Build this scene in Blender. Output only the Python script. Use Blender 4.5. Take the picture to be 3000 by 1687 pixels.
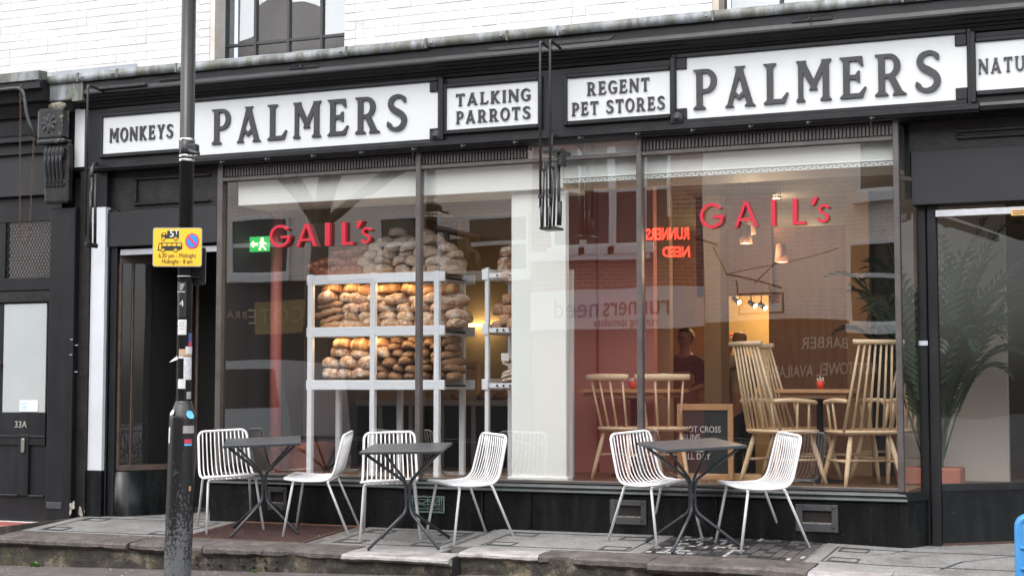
import bpy, bmesh, math, random
from mathutils import Vector, Matrix, noise, geometry
R = math.radians
sc = bpy.context.scene
for o in list(bpy.data.objects): bpy.data.objects.remove(o)
COL = sc.collection

# ------------------------------------------------------------------ camera
FOC, YAW, PIT = 4570.0, R(23.2), math.atan(297/4570.0)
CAM = Vector((6.0, -11.4, 1.09))
cd = bpy.data.cameras.new('camera'); cam = bpy.data.objects.new('camera', cd); COL.objects.link(cam)
cd.sensor_width = 36; cd.sensor_fit = 'HORIZONTAL'; cd.lens = FOC/3000*36
cd.clip_start = .05; cd.clip_end = 400
cam.location = CAM; cam.rotation_euler = (R(90)+PIT, 0, YAW)
sc.camera = cam
# ------------------------------------------------------------------ sky, sun, exposure
SUN_EL, SUN_AZ = 60, 195        # high soft overcast light from behind the camera
w = bpy.data.worlds.new('World'); sc.world = w; w.use_nodes = True
nt = w.node_tree; nt.nodes.clear()
sk = nt.nodes.new('ShaderNodeTexSky'); sk.sky_type = 'NISHITA'; sk.sun_disc = False
sk.sun_elevation = R(SUN_EL); sk.sun_rotation = R(SUN_AZ); sk.air_density = 1.0; sk.dust_density = 3.5; sk.ozone_density = 1.0
hs = nt.nodes.new('ShaderNodeHueSaturation'); hs.inputs['Saturation'].default_value = .42   # cloud cover: nearly grey sky
bg = nt.nodes.new('ShaderNodeBackground'); bg.inputs[1].default_value = .15
wo = nt.nodes.new('ShaderNodeOutputWorld')
nt.links.new(sk.outputs[0], hs.inputs['Color']); nt.links.new(hs.outputs[0], bg.inputs[0]); nt.links.new(bg.outputs[0], wo.inputs[0])
sd = bpy.data.lights.new('sun', 'SUN'); sd.energy = 1.5; sd.angle = R(155); sd.color = (1, .992, .985)
so = bpy.data.objects.new('sun', sd); COL.objects.link(so)
az = R(SUN_AZ)
sdir = Vector((math.sin(az)*math.cos(R(SUN_EL)), math.cos(az)*math.cos(R(SUN_EL)), math.sin(R(SUN_EL))))
so.rotation_euler = sdir.to_track_quat('Z', 'Y').to_euler(); so.location = (0, -6, 14)
sc.view_settings.view_transform = 'Standard'; sc.view_settings.look = 'None'; sc.view_settings.gamma = 1
sc.view_settings.exposure = 1.55; sc.view_settings.use_curve_mapping = False
sc.render.engine = 'CYCLES'
sc.cycles.max_bounces = 8; sc.cycles.transparent_max_bounces = 16; sc.cycles.caustics_reflective = False; sc.cycles.caustics_refractive = False

# ------------------------------------------------------------------ helpers
_fw = Vector((-math.sin(YAW)*math.cos(PIT), math.cos(YAW)*math.cos(PIT), math.sin(PIT)))
_rt = Vector((math.cos(YAW), math.sin(YAW), 0)); _up = _rt.cross(_fw)
def S(x, y, Y):
    """photo measurement -> metres (X, Z) on the plane parallel to the street at depth Y"""
    d = _fw + _rt*((x-1500)/FOC) + _up*((843.5-y)/FOC); t = (Y-CAM.y)/d.y
    p = CAM + d*t; return p.x, p.z
def gz(X, Y):
    """forecourt height: two slabs, falling to the street"""
    z0 = -.03 if X < .985 else (-.006 if X < 3.3 else max(-.03, -.006-(X-3.3)*.028))
    return z0 + .07*min(Y+.06, 0)*(1 if Y > -1.3 else 1)
def onground(x, y, right=True):
    z0 = -.006 if right else -.03
    d = _fw + _rt*((x-1500)/FOC) + _up*((843.5-y)/FOC)
    t = (z0 + .07*(CAM.y+.06) - CAM.z)/(d.z - .07*d.y); p = CAM+d*t; return p.x, p.y

ORG = {}
def par(o, p):
    if p is None: return o
    o.parent = p
    if p.name in ORG: o.matrix_parent_inverse = Matrix.Translation(-Vector(ORG[p.name]))
    return o
def tag(o, label=None, cat=None, group=None, kind=None):
    if label: o['label'] = label
    if cat: o['category'] = cat
    if group: o['group'] = group
    if kind: o['kind'] = kind
    return o
def thing(name, label, cat, loc=(0, 0, 0), group=None, world=True):
    o = bpy.data.objects.new(name, None); COL.objects.link(o); o.location = loc; o.empty_display_size = .1
    if world: ORG[o.name] = loc
    return tag(o, label, cat, group)
def obj(name, me, m=None, parent=None):
    if m is not None and not me.materials: me.materials.append(m)
    o = bpy.data.objects.new(name, me); COL.objects.link(o); return par(o, parent)
def mesh(name, vs, fs, m=None, parent=None, smooth=False):
    me = bpy.data.meshes.new(name); me.from_pydata([tuple(v) for v in vs], [], fs); me.update()
    if smooth: me.polygons.foreach_set('use_smooth', [True]*len(me.polygons))
    return obj(name, me, m, parent)
def from_bm(name, bm, m=None, parent=None, smooth=False):
    me = bpy.data.meshes.new(name); bm.normal_update(); bm.to_mesh(me); bm.free()
    if smooth: me.polygons.foreach_set('use_smooth', [True]*len(me.polygons))
    return obj(name, me, m, parent)
BF = [(0, 1, 3, 2), (4, 6, 7, 5), (0, 4, 5, 1), (2, 3, 7, 6), (0, 2, 6, 4), (1, 5, 7, 3)]
def boxv(x0, x1, y0, y1, z0, z1):
    return [(x, y, z) for x in (x0, x1) for y in (y0, y1) for z in (z0, z1)]
def bm_box(bm, x0, x1, y0, y1, z0, z1, bev=0):
    x0, x1 = min(x0, x1), max(x0, x1); y0, y1 = min(y0, y1), max(y0, y1); z0, z1 = min(z0, z1), max(z0, z1)
    v = [bm.verts.new(p) for p in boxv(x0, x1, y0, y1, z0, z1)]
    f = [bm.faces.new([v[i] for i in q]) for q in BF]
    if bev:
        es = list({e for q in f for e in q.edges}); bmesh.ops.bevel(bm, geom=es, offset=bev, segments=1, affect='EDGES', profile=.5)
def bx(name, x0, x1, y0, y1, z0, z1, m, parent=None, bev=0):
    bm = bmesh.new(); bm_box(bm, x0, x1, y0, y1, z0, z1, bev); bmesh.ops.recalc_face_normals(bm, faces=bm.faces[:])
    return from_bm(name, bm, m, parent)
def bm_poly(bm, outer, holes, y0, y1, chamfer=0):
    """extrude a polygon given in (x, z); y0 = front, y1 = back"""
    loops = [outer]+list(holes)
    pts = [p for l in loops for p in l]
    tris = geometry.tessellate_polygon([[Vector((p[0], p[1], 0)) for p in l] for l in loops])
    a = [bm.verts.new((p[0], y0, p[1])) for p in pts]; b = [bm.verts.new((p[0], y1, p[1])) for p in pts]
    for t in tris:
        try:
            bm.faces.new([a[i] for i in t]); bm.faces.new([b[i] for i in reversed(t)])
        except ValueError: pass
    k = 0
    for l in loops:
        n = len(l)
        for i in range(n):
            j = (i+1) % n
            try: bm.faces.new([a[k+i], a[k+j], b[k+j], b[k+i]])
            except ValueError: pass
        k += n
def poly(name, outer, y0, y1, m, parent=None, holes=()):
    bm = bmesh.new(); bm_poly(bm, outer, holes, y0, y1); bmesh.ops.recalc_face_normals(bm, faces=bm.faces[:])
    return from_bm(name, bm, m, parent)
def bm_tube(bm, pts, r, n=8, closed=False, r1=None, cap=True):
    pts = [Vector(p) for p in pts]; N = len(pts); rings = []
    if N < 2: return
    tang = []
    for i in range(N):
        a = pts[(i-1) % N] if (closed or i > 0) else pts[i]; b = pts[(i+1) % N] if (closed or i < N-1) else pts[i]
        t = (b-a); tang.append(t.normalized() if t.length > 1e-9 else Vector((0, 0, 1)))
    u = tang[0].orthogonal().normalized()
    for i in range(N):
        t = tang[i]; u = (u - t*u.dot(t))
        u = u.normalized() if u.length > 1e-6 else t.orthogonal().normalized()
        v = t.cross(u)
        if isinstance(r, (list, tuple)): rr = r[i]
        else: rr = r if r1 is None else r+(r1-r)*i/(N-1)
        rings.append([bm.verts.new(pts[i]+(u*math.cos(2*math.pi*k/n)+v*math.sin(2*math.pi*k/n))*rr) for k in range(n)])
    M_ = N if closed else N-1
    for i in range(M_):
        A, B = rings[i], rings[(i+1) % N]
        for k in range(n): bm.faces.new([A[k], A[(k+1) % n], B[(k+1) % n], B[k]])
    if cap and not closed:
        bm.faces.new(list(reversed(rings[0]))); bm.faces.new(rings[-1])
def tube(name, pts, r, m, parent=None, n=8, closed=False, r1=None):
    bm = bmesh.new(); bm_tube(bm, pts, r, n, closed, r1); return from_bm(name, bm, m, parent, True)
def fillet(pts, rad, seg=5, closed=False):
    pts = [Vector(p) for p in pts]; out = []; N = len(pts)
    for i, p in enumerate(pts):
        if not closed and i in (0, N-1): out.append(p); continue
        a = pts[(i-1) % N]-p; b = pts[(i+1) % N]-p
        d = min(rad, a.length*.49, b.length*.49); A = p+a.normalized()*d; B = p+b.normalized()*d
        for k in range(seg+1):
            t = k/seg; out.append(A*(1-t)**2+p*2*t*(1-t)+B*t*t)
    return out
def bm_lathe(bm, prof, n=16, c=(0, 0, 0)):
    rings = []
    for r, z in prof:
        rings.append([bm.verts.new((c[0]+r*math.cos(2*math.pi*k/n), c[1]+r*math.sin(2*math.pi*k/n), c[2]+z)) for k in range(n)])
    for A, B in zip(rings, rings[1:]):
        for k in range(n): bm.faces.new([A[k], A[(k+1) % n], B[(k+1) % n], B[k]])
    bm.faces.new(list(reversed(rings[0]))); bm.faces.new(rings[-1])
def lathe(name, prof, m, parent=None, n=16, c=(0, 0, 0), smooth=True):
    bm = bmesh.new(); bm_lathe(bm, prof, n, c); return from_bm(name, bm, m, parent, smooth)
def copy_tree(o, parent=None):
    c = o.copy(); COL.objects.link(c)
    if parent is not None: c.parent = parent
    for ch in o.children: copy_tree(ch, c)
    return c
def text_mesh(s, size, ext=.002, align='LEFT', shear=0, space=1.0):
    cu = bpy.data.curves.new('t', 'FONT'); cu.body = s; cu.size = size; cu.extrude = ext; cu.align_x = align; cu.shear = shear; cu.space_character = space
    cu.resolution_u = 3
    t = bpy.data.objects.new('t', cu); COL.objects.link(t); dg = bpy.context.evaluated_depsgraph_get()
    me = bpy.data.meshes.new_from_object(t.evaluated_get(dg)); bpy.data.objects.remove(t); bpy.data.curves.remove(cu); return me
def text(name, s, size, x, y, z, m, parent=None, ext=.002, align='LEFT', mirror=False, sx=1.0, space=1.0):
    """flat lettering standing in the XZ plane, reading from -Y (mirror: reading from +Y)"""
    me = text_mesh(s, size, ext, align, 0, space)
    for v in me.vertices:
        q = v.co; v.co = Vector(((x-q.x*sx) if mirror else (x+q.x*sx), y-q.z if not mirror else y+q.z, z+q.y))
    me.materials.clear(); me.update()
    return obj(name, me, m, parent)

# ------------------------------------------------------------------ materials
def nodes(name):
    m = bpy.data.materials.new(name); m.use_nodes = True; t = m.node_tree
    return m, t, t.nodes['Principled BSDF']
def N(t, typ, **k):
    n = t.nodes.new(typ)
    for a, b in k.items():
        if a in n.inputs: n.inputs[a].default_value = b
        else: setattr(n, a, b)
    return n
def ramp(t, src, stops):
    r = t.nodes.new('ShaderNodeValToRGB'); e = r.color_ramp.elements
    while len(e) > len(stops): e.remove(e[-1])
    while len(e) < len(stops): e.new(.5)
    for q, (p, c) in zip(e, stops): q.position = p; q.color = (*c, 1) if len(c) == 3 else c
    t.links.new(src, r.inputs[0]); return r.outputs[0]
def coords(t, world=False):
    if world: return N(t, 'ShaderNodeNewGeometry').outputs['Position']
    return N(t, 'ShaderNodeTexCoord').outputs['Object']
def nz(t, co, scale, detail=4, rough=.6, dist=0.0):
    n = N(t, 'ShaderNodeTexNoise', Scale=scale, Detail=detail, Roughness=rough, Distortion=dist); t.links.new(co, n.inputs['Vector']); return n.outputs['Fac']
def stretch(t, co, s):
    mp = N(t, 'ShaderNodeMapping'); mp.inputs['Scale'].default_value = s; t.links.new(co, mp.inputs['Vector']); return mp.outputs[0]
def mixc(t, fac, a, b):
    mx = N(t, 'ShaderNodeMix', data_type='RGBA')
    for s, i in ((a, 6), (b, 7)):
        if isinstance(s, tuple): mx.inputs[i].default_value = (*s, 1)
        else: t.links.new(s, mx.inputs[i])
    if isinstance(fac, (int, float)): mx.inputs[0].default_value = fac
    else: t.links.new(fac, mx.inputs[0])
    return mx.outputs[2]
def bump(t, b, h, strength=.3, dist=.01):
    n = N(t, 'ShaderNodeBump', Strength=strength, Distance=dist); t.links.new(h, n.inputs['Height']); t.links.new(n.outputs[0], b.inputs['Normal'])
def mat(name, c, rough=.5, metal=0, c2=None, vs=6, lo=.35, hi=.65, bs=0, bstr=.2, bd=.004, rv=0, spec=None, world=False, st=None):
    """base colour with a second tone in noise patches, roughness variation and fine relief"""
    m, t, b = nodes(name); b.inputs['Base Color'].default_value = (*c, 1); b.inputs['Roughness'].default_value = rough; b.inputs['Metallic'].default_value = metal
    if spec is not None: b.inputs['Specular IOR Level'].default_value = spec
    co = coords(t, world)
    if st: co = stretch(t, co, st)
    if c2:
        f = nz(t, co, vs, 6, .65); t.links.new(ramp(t, f, [(lo, c), (hi, c2)]), b.inputs['Base Color'])
    if rv:
        f2 = nz(t, co, vs*2.3, 4); mr = N(t, 'ShaderNodeMapRange'); mr.inputs['To Min'].default_value = max(0, rough-rv); mr.inputs['To Max'].default_value = rough+rv
        t.links.new(f2, mr.inputs['Value']); t.links.new(mr.outputs[0], b.inputs['Roughness'])
    if bs: bump(t, b, nz(t, co, bs, 5), bstr, bd)
    return m
def emit(name, c, s):
    m, t, b = nodes(name); b.inputs['Base Color'].default_value = (*c, 1); b.inputs['Emission Color'].default_value = (*c, 1); b.inputs['Emission Strength'].default_value = s; return m

def worn_paint(name, base, dust, rough):
    m, t, b = nodes(name); co = coords(t, True); b.inputs['Specular IOR Level'].default_value = .32
    streak = nz(t, stretch(t, co, (7, 7, .8)), 1.0, 6, .7); patch = nz(t, co, 2.2, 5, .65); fleck = nz(t, co, 55, 4, .8)
    c = ramp(t, patch, [(.35, base), (.7, tuple(q*1.7 for q in base))])
    c = mixc(t, ramp(t, streak, [(.52, (0, 0, 0)), (.75, (.55, .55, .55))]), c, dust)
    c = mixc(t, ramp(t, fleck, [(.70, (0, 0, 0)), (.73, (.8, .8, .8))]), c, tuple(min(1, q*3.2) for q in dust))
    t.links.new(c, b.inputs['Base Color'])
    mr = N(t, 'ShaderNodeMapRange'); mr.inputs['To Min'].default_value = rough-.12; mr.inputs['To Max'].default_value = rough+.22; t.links.new(streak, mr.inputs['Value']); t.links.new(mr.outputs[0], b.inputs['Roughness'])
    bump(t, b, nz(t, stretch(t, co, (1, 1, 3)), 26, 5, .7), .22, .004); return m
black_paint = worn_paint('black_paint', (.0062, .0066, .0078), (.019, .019, .0205), .36)
old_paint = mat('old_black_paint', (.0065, .0062, .0062), .42, c2=(.019, .017, .016), spec=.32, vs=7, bs=26, bstr=.6, bd=.006, rv=.15)
def scuffed(name, base, chip, cs, thr, rough=.35, world=True):
    m, t, b = nodes(name); co = coords(t, world)
    big = nz(t, co, cs*.18, 3); fine = nz(t, co, cs, 8, .75)
    ad = N(t, 'ShaderNodeMath', operation='MULTIPLY_ADD'); t.links.new(big, ad.inputs[0]); ad.inputs[1].default_value = .55; t.links.new(fine, ad.inputs[2])
    t.links.new(ramp(t, ad.outputs[0], [(thr, base), (thr+.03, chip)]), b.inputs['Base Color']); b.inputs['Roughness'].default_value = rough
    bump(t, b, fine, .25, .003); return m
dark_beam = mat('charcoal_beam', (.013, .0135, .016), .5, c2=(.018, .018, .021), vs=2, bs=30, bstr=.1, spec=.35)
granite = mat('black_granite', (.012, .014, .015), .28, c2=(.03, .033, .034), vs=4, rv=.14, spec=.3)
def granite_fx():
    t = granite.node_tree; b = t.nodes['Principled BSDF']; co = coords(t, True)
    sp = nz(t, co, 42, 3, .8); f = ramp(t, sp, [(.69, (0, 0, 0)), (.74, (1, 1, 1))])
    dr = nz(t, stretch(t, co, (9, 9, 1.2)), 1, 5); d = ramp(t, dr, [(.45, (.0035, .004, .0045)), (.8, (.015, .0165, .0165))])
    t.links.new(mixc(t, f, d, (.10, .11, .105)), b.inputs['Base Color'])
granite_fx()
vitrolite = mat('white_sign_glass', (.54, .56, .56), .22, c2=(.50, .52, .52), vs=2.0, lo=.3, hi=.8)
white_strip = mat('white_pilaster', (.55, .57, .60), .3, c2=(.48, .50, .52), vs=2)
letter_paint = mat('sign_letter_paint', (.02, .02, .022), .38, c2=(.032, .031, .032), vs=9, bs=45, bstr=.35, bd=.003)
white_brick = mat('white_painted_brick', (.49, .49, .497), .6, c2=(.42, .415, .41), vs=2.2, lo=.45, hi=.9, bs=22, bstr=.55, bd=.012, world=True)
mortar_white = mat('painted_mortar', (.48, .478, .484), .8, c2=(.41, .40, .39), vs=14, bs=30, bstr=.8, bd=.012, world=True)
def lead_mat(name, stain):
    m, t, b = nodes(name); co = coords(t, True); st = stretch(t, co, (5, 5, 1.4))
    n1 = nz(t, st, 1.6, 6, .65); base = ramp(t, nz(t, co, 3, 4), [(.3, (.15, .165, .185)), (.7, (.25, .265, .285))])
    g = ramp(t, n1, [(.36, (0, 0, 0)), (.56, (1, 1, 1))])
    moss = ramp(t, nz(t, co, 9, 5), [(.4, (.05, .05, .042)), (.6, (.085, .09, .055)), (.75, (.03, .03, .027))])
    mx = N(t, 'ShaderNodeMath', operation='MULTIPLY'); t.links.new(g, mx.inputs[0]); mx.inputs[1].default_value = stain
    t.links.new(mixc(t, mx.outputs[0], base, moss), b.inputs['Base Color']); b.inputs['Roughness'].default_value = .62
    bump(t, b, nz(t, co, 20, 4), .3, .006); return m
lead = lead_mat('lead_flashing', .12); lead_edge = lead_mat('weathered_lead_edge', .9)
bronze = mat('bronze_frame', (.075, .066, .064), .42, .35, c2=(.11, .097, .092), vs=8, rv=.12, bs=30, bstr=.1)
grille_m = mat('grille_metal', (.028, .027, .028), .5, .2, c2=(.06, .055, .05), vs=20)
cream = mat('cream_paint', (.83, .86, .80), .55, c2=(.79, .82, .765), vs=1.5, bs=14, bstr=.08)
def terrazzo_mat():
    m, t, b = nodes('terrazzo'); co = coords(t, True)
    v = N(t, 'ShaderNodeTexVoronoi', Scale=150); t.links.new(co, v.inputs['Vector'])
    sep = N(t, 'ShaderNodeSeparateColor'); t.links.new(v.outputs['Color'], sep.inputs[0])
    chip = ramp(t, sep.outputs[0], [(.0, (.11, .11, .11)), (.35, (.20, .20, .197)), (.8, (.265, .265, .26)), (1, (.40, .39, .375))])
    d1 = ramp(t, nz(t, co, 2.6, 8, .75, .5), [(.32, (.42, .40, .38)), (.48, (.78, .77, .75)), (.66, (1, 1, 1))]); gum = ramp(t, nz(t, co, 11, 2, .5), [(.26, (.35, .34, .33)), (.30, (1, 1, 1))]); dmx = N(t, 'ShaderNodeMix', data_type='RGBA', blend_type='MULTIPLY'); dmx.inputs[0].default_value = 1; t.links.new(d1, dmx.inputs[6]); t.links.new(gum, dmx.inputs[7]); dirt = dmx.outputs[2]
    mx = N(t, 'ShaderNodeMix', data_type='RGBA', blend_type='MULTIPLY'); mx.inputs[0].default_value = 1
    t.links.new(chip, mx.inputs[6]); t.links.new(dirt, mx.inputs[7]); t.links.new(mx.outputs[2], b.inputs['Base Color'])
    b.inputs['Roughness'].default_value = .42
    mr = N(t, 'ShaderNodeMapRange'); mr.inputs['To Min'].default_value = .25; mr.inputs['To Max'].default_value = .6
    t.links.new(nz(t, co, 3, 4), mr.inputs['Value']); t.links.new(mr.outputs[0], b.inputs['Roughness']); return m
terrazzo = terrazzo_mat()
inlay_m = mat('black_inlay', (.03, .03, .032), .45, c2=(.06, .06, .06), vs=20, world=True)
def stone_mat(name, cs, moss=0.0):
    m, t, b = nodes(name); co = coords(t, True)
    c = ramp(t, nz(t, co, 6, 9, .75, .4), [(.38, cs[0]), (.52, cs[1]), (.66, cs[2])])
    if moss:
        f = ramp(t, nz(t, co, 3.1, 6, .7, .6), [(.5, (0, 0, 0)), (.62, (moss, moss, moss))])
        c = mixc(t, f, c, (.075, .08, .022))
    sp = ramp(t, nz(t, co, 160, 2), [(.62, (0, 0, 0)), (.7, (.35, .35, .35))]); c = mixc(t, sp, c, (.35, .3, .26))
    t.links.new(c, b.inputs['Base Color']); b.inputs['Roughness'].default_value = .75
    bump(t, b, nz(t, co, 28, 8, .7), .8, .015); return m
kerb_m = stone_mat('worn_brown_stone', ((.035, .030, .027), (.07, .059, .052), (.125, .106, .095)))
marble = mat('worn_white_marble', (.33, .32, .315), .5, c2=(.16, .145, .14), vs=7, bs=20, bstr=.5, bd=.008, world=True, st=(1, 2, 3))
step_m = stone_mat('stained_step_wall', ((.010, .008, .007), (.028, .023, .018), (.19, .155, .115)), .38)
asphalt = stone_mat('footway', ((.06, .052, .048), (.085, .075, .07), (.12, .107, .10)))
asphalt.node_tree.nodes['Principled BSDF'].inputs['Roughness'].default_value = .6
hatch_m = mat('rusty_chequer_plate', (.055, .03, .028), .45, .3, c2=(.09, .05, .042), vs=5, rv=.15, bs=0)
white_tube = mat('white_powder_coat', (.70, .695, .70), .35, c2=(.63, .62, .62), vs=4)
table_m = mat('anthracite_powder_coat', (.028, .032, .037), .36, c2=(.04, .045, .05), vs=8, rv=.08)
red_letter = mat('red_letter', (.40, .008, .026), .45)
wood = mat('pale_oak', (.74, .57, .38), .45, c2=(.66, .48, .29), vs=3, st=(1, 1, 9), bs=40, bstr=.08)
wood2 = mat('warm_oak', (.52, .30, .15), .45, c2=(.43, .23, .10), vs=4, st=(1, 8, 8))
rack_m = mat('pale_grey_rack', (.82, .86, .88), .45, c2=(.77, .81, .84), vs=5, st=(1, 6, 6))
iron = mat('black_ironwork', (.016, .017, .018), .4, .2, c2=(.035, .036, .038), vs=30, bs=60, bstr=.5, bd=.004)
chrome = mat('steel_band', (.6, .58, .55), .25, 1.0)
coral = mat('coral_paint', (.60, .25, .21), .6, c2=(.54, .22, .185), vs=1.5)
dark_wall = mat('dark_interior', (.03, .028, .027), .7)
def glass_mat(name, k, wav=.02, tint=(1, 1, 1)):
    m = bpy.data.materials.new(name); m.use_nodes = True; t = m.node_tree; t.nodes.clear()
    out = N(t, 'ShaderNodeOutputMaterial'); mix = N(t, 'ShaderNodeMixShader'); tr = N(t, 'ShaderNodeBsdfTransparent'); gl = N(t, 'ShaderNodeBsdfGlossy')
    gl.inputs['Roughness'].default_value = .0; tr.inputs[0].default_value = (*tint, 1)
    # Schlick reflectance, the same from either side of the pane
    g = N(t, 'ShaderNodeNewGeometry'); dt = N(t, 'ShaderNodeVectorMath', operation='DOT_PRODUCT'); t.links.new(g.outputs['Incoming'], dt.inputs[0]); t.links.new(g.outputs['Normal'], dt.inputs[1])
    ab = N(t, 'ShaderNodeMath', operation='ABSOLUTE'); t.links.new(dt.outputs['Value'], ab.inputs[0]); om = N(t, 'ShaderNodeMath', operation='SUBTRACT'); om.inputs[0].default_value = 1; t.links.new(ab.outputs[0], om.inputs[1])
    pw = N(t, 'ShaderNodeMath', operation='POWER'); t.links.new(om.outputs[0], pw.inputs[0]); pw.inputs[1].default_value = 5
    mu = N(t, 'ShaderNodeMath', operation='MULTIPLY_ADD', use_clamp=True); t.links.new(pw.outputs[0], mu.inputs[0]); mu.inputs[1].default_value = 1-k; mu.inputs[2].default_value = k
    co = coords(t, True); bp = N(t, 'ShaderNodeBump', Strength=wav, Distance=.2); t.links.new(nz(t, co, .9, 1, .4), bp.inputs['Height'])
    t.links.new(bp.outputs[0], gl.inputs['Normal'])
    t.links.new(mu.outputs[0], mix.inputs[0]); t.links.new(tr.outputs[0], mix.inputs[1]); t.links.new(gl.outputs[0], mix.inputs[2]); t.links.new(mix.outputs[0], out.inputs[0])
    return m
glass = glass_mat('shop_window_glass', .28, .016, (1, 1, 1))
glass_up = glass_mat('old_window_glass', .22, .10, (.9, .92, .92))
glass_dim = glass_mat('doorway_glass', .09, .04, (.9, .91, .9))

# ================================================================== SETTING: ground
def sz(X): return -.345+.024*(max(-9, min(8, X))+2.9)
mesh('road', [(-70, -60, -.62), (70, -60, -.62), (70, 60, -.62), (-70, 60, -.62)], [(0, 1, 2, 3)], mat('asphalt', (.08, .08, .081), .8, c2=(.105, .103, .10), vs=3, bs=80, bstr=.5, world=True)).__setitem__('kind', 'structure')
xs = [-30, -9, -6, -3, 0, 3, 8, 30]; v = []; fc = []
for i, X in enumerate(xs): v += [(X, -3.4, sz(X)-.10), (X, -3.4, sz(X)), (X, 0.5, sz(X)+.01)]
for i in range(len(xs)-1): a = i*3; fc += [(a, a+3, a+4, a+1), (a+1, a+4, a+5, a+2)]
tag(mesh('footway', v, fc, asphalt), kind='structure')
fore = tag(bpy.data.objects.new('forecourt', None), kind='structure'); COL.objects.link(fore)
def slab(name, x0, x1, y0, y1, m, parent, up=0.0, thick=.12):
    """sheet of the forecourt following its fall; y0 front, y1 back"""
    ys = sorted({y0, y1} | ({-.06} if y0 < -.06 < y1 else set())); xx = sorted({x0, x1} | {q for q in (3.3, 4.15) if x0 < q < x1})
    vs = []; fs = []
    c = (x0+x1)/2
    for X in xx:
        for Y in ys: vs.append((X, Y, gz(min(max(X, -9 if c < .985 else .99), .98 if c < .985 else 99), Y)+up))
    n = len(ys); top = len(vs)
    for q in vs[:]: vs.append((q[0], q[1], q[2]-thick))
    for i in range(len(xx)-1):
        for j in range(n-1):
            a = i*n+j; fs.append((a, a+n, a+n+1, a+1)); fs.append((top+a, top+a+1, top+a+n+1, top+a+n))
    for i in range(len(xx)-1):
        a = i*n; fs.append((a, top+a, top+a+n, a+n)); b = i*n+n-1; fs.append((b, b+n, top+b+n, top+b))
    for j in range(n-1):
        fs.append((j, j+1, top+j+1, top+j)); b = (len(xx)-1)*n+j; fs.append((b, top+b, top+b+1, b+1))
    return mesh(name, vs, fs, m, parent)
cement = stone_mat('dark_cement', ((.07, .065, .06), (.11, .1, .093), (.16, .148, .138)))
LB, RB = -.90, -.86      # back edge of the kerb stones, left and right unit
slab('cement_bed', -3.0, .985, LB, 1.6, cement, fore, -.006, .2)
slab('cement_bed', .99, 7.5, RB, 1.6, cement, fore, -.006, .2)
slab('terrazzo_panel', -2.995, -1.385, LB+.004, 1.55, terrazzo, fore, 0, .02)
slab('terrazzo_panel', -.13, .93, LB+.004, -.055, terrazzo, fore, 0, .02)
slab('terrazzo_panel', 1.04, 2.46, RB+.004, -.055, terrazzo, fore, 0, .02)
slab('terrazzo_panel', 3.62, 7.4, RB+.004, 1.55, terrazzo, fore, 0, .02)
slab('terrazzo_panel', .31, .98, -1.035, LB+.002, terrazzo, fore, 0, .02); slab('terrazzo_panel', 1.18, 1.79, -.925, RB+.002, terrazzo, fore, 0, .02); slab('terrazzo_panel', 3.735, 6.2, -1.025, RB+.002, terrazzo, fore, 0, .02)
def strip(x0, x1, y0, y1): slab('inlay_line', x0, x1, y0, y1, inlay_m, fore, .003, .004)
def inlay(x0, x1, y0, y1, corners='abcd'):
    t = .013
    strip(x0, x1, y0, y0+t); strip(x0, x1, y1-t, y1); strip(x0, x0+t, y0+t, y1-t); strip(x1-t, x1, y0+t, y1-t)
    for k, (cx, cy) in zip('abcd', ((x0, y0), (x1, y0), (x1, y1), (x0, y1))):
        if k not in corners: continue
        sx = 1 if cx == x0 else -1; sy = 1 if cy == y0 else -1
        a0, a1 = sorted((cx+sx*.035, cx+sx*.24)); b0, b1 = sorted((cy+sy*.03, cy+sy*.17))
        for q in ((a0, a1, b0, b0+t), (a0, a1, b1-t, b1), (a0, a0+t, b0+t, b1-t), (a1-t, a1, b0+t, b1-t)):
            slab('inlay_line', *q, inlay_m, fore, .0045, .004)
inlay(-2.86, -1.52, -.84, -.14, 'abd'); inlay(-.04, .86, -.83, -.16); inlay(1.2, 2.36, -.80, -.17); inlay(3.72, 7.0, -.78, -.2, 'ad')
inlay(-2.7, -1.72, .05, .95, 'cd')
# cracks in the right panel
for pts in ([(4.2, -.16), (4.12, -.32), (4.0, -.42), (3.9, -.5)], [(4.95, -.2), (4.75, -.4), (4.62, -.52), (4.52, -.84)], [(4.62, -.52), (4.9, -.47), (5.3, -.5)]):
    vs = []; fs = []
    for i, (a, b) in enumerate(pts):
        wv = .006+.003*random.Random(i).random(); vs += [(a-wv, b, gz(a, b)+.004), (a+wv, b+.004, gz(a, b)+.004)]
    for i in range(len(pts)-1): fs.append((2*i, 2*i+1, 2*i+3, 2*i+2))
    mesh('crack', vs, fs, inlay_m, fore)
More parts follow.
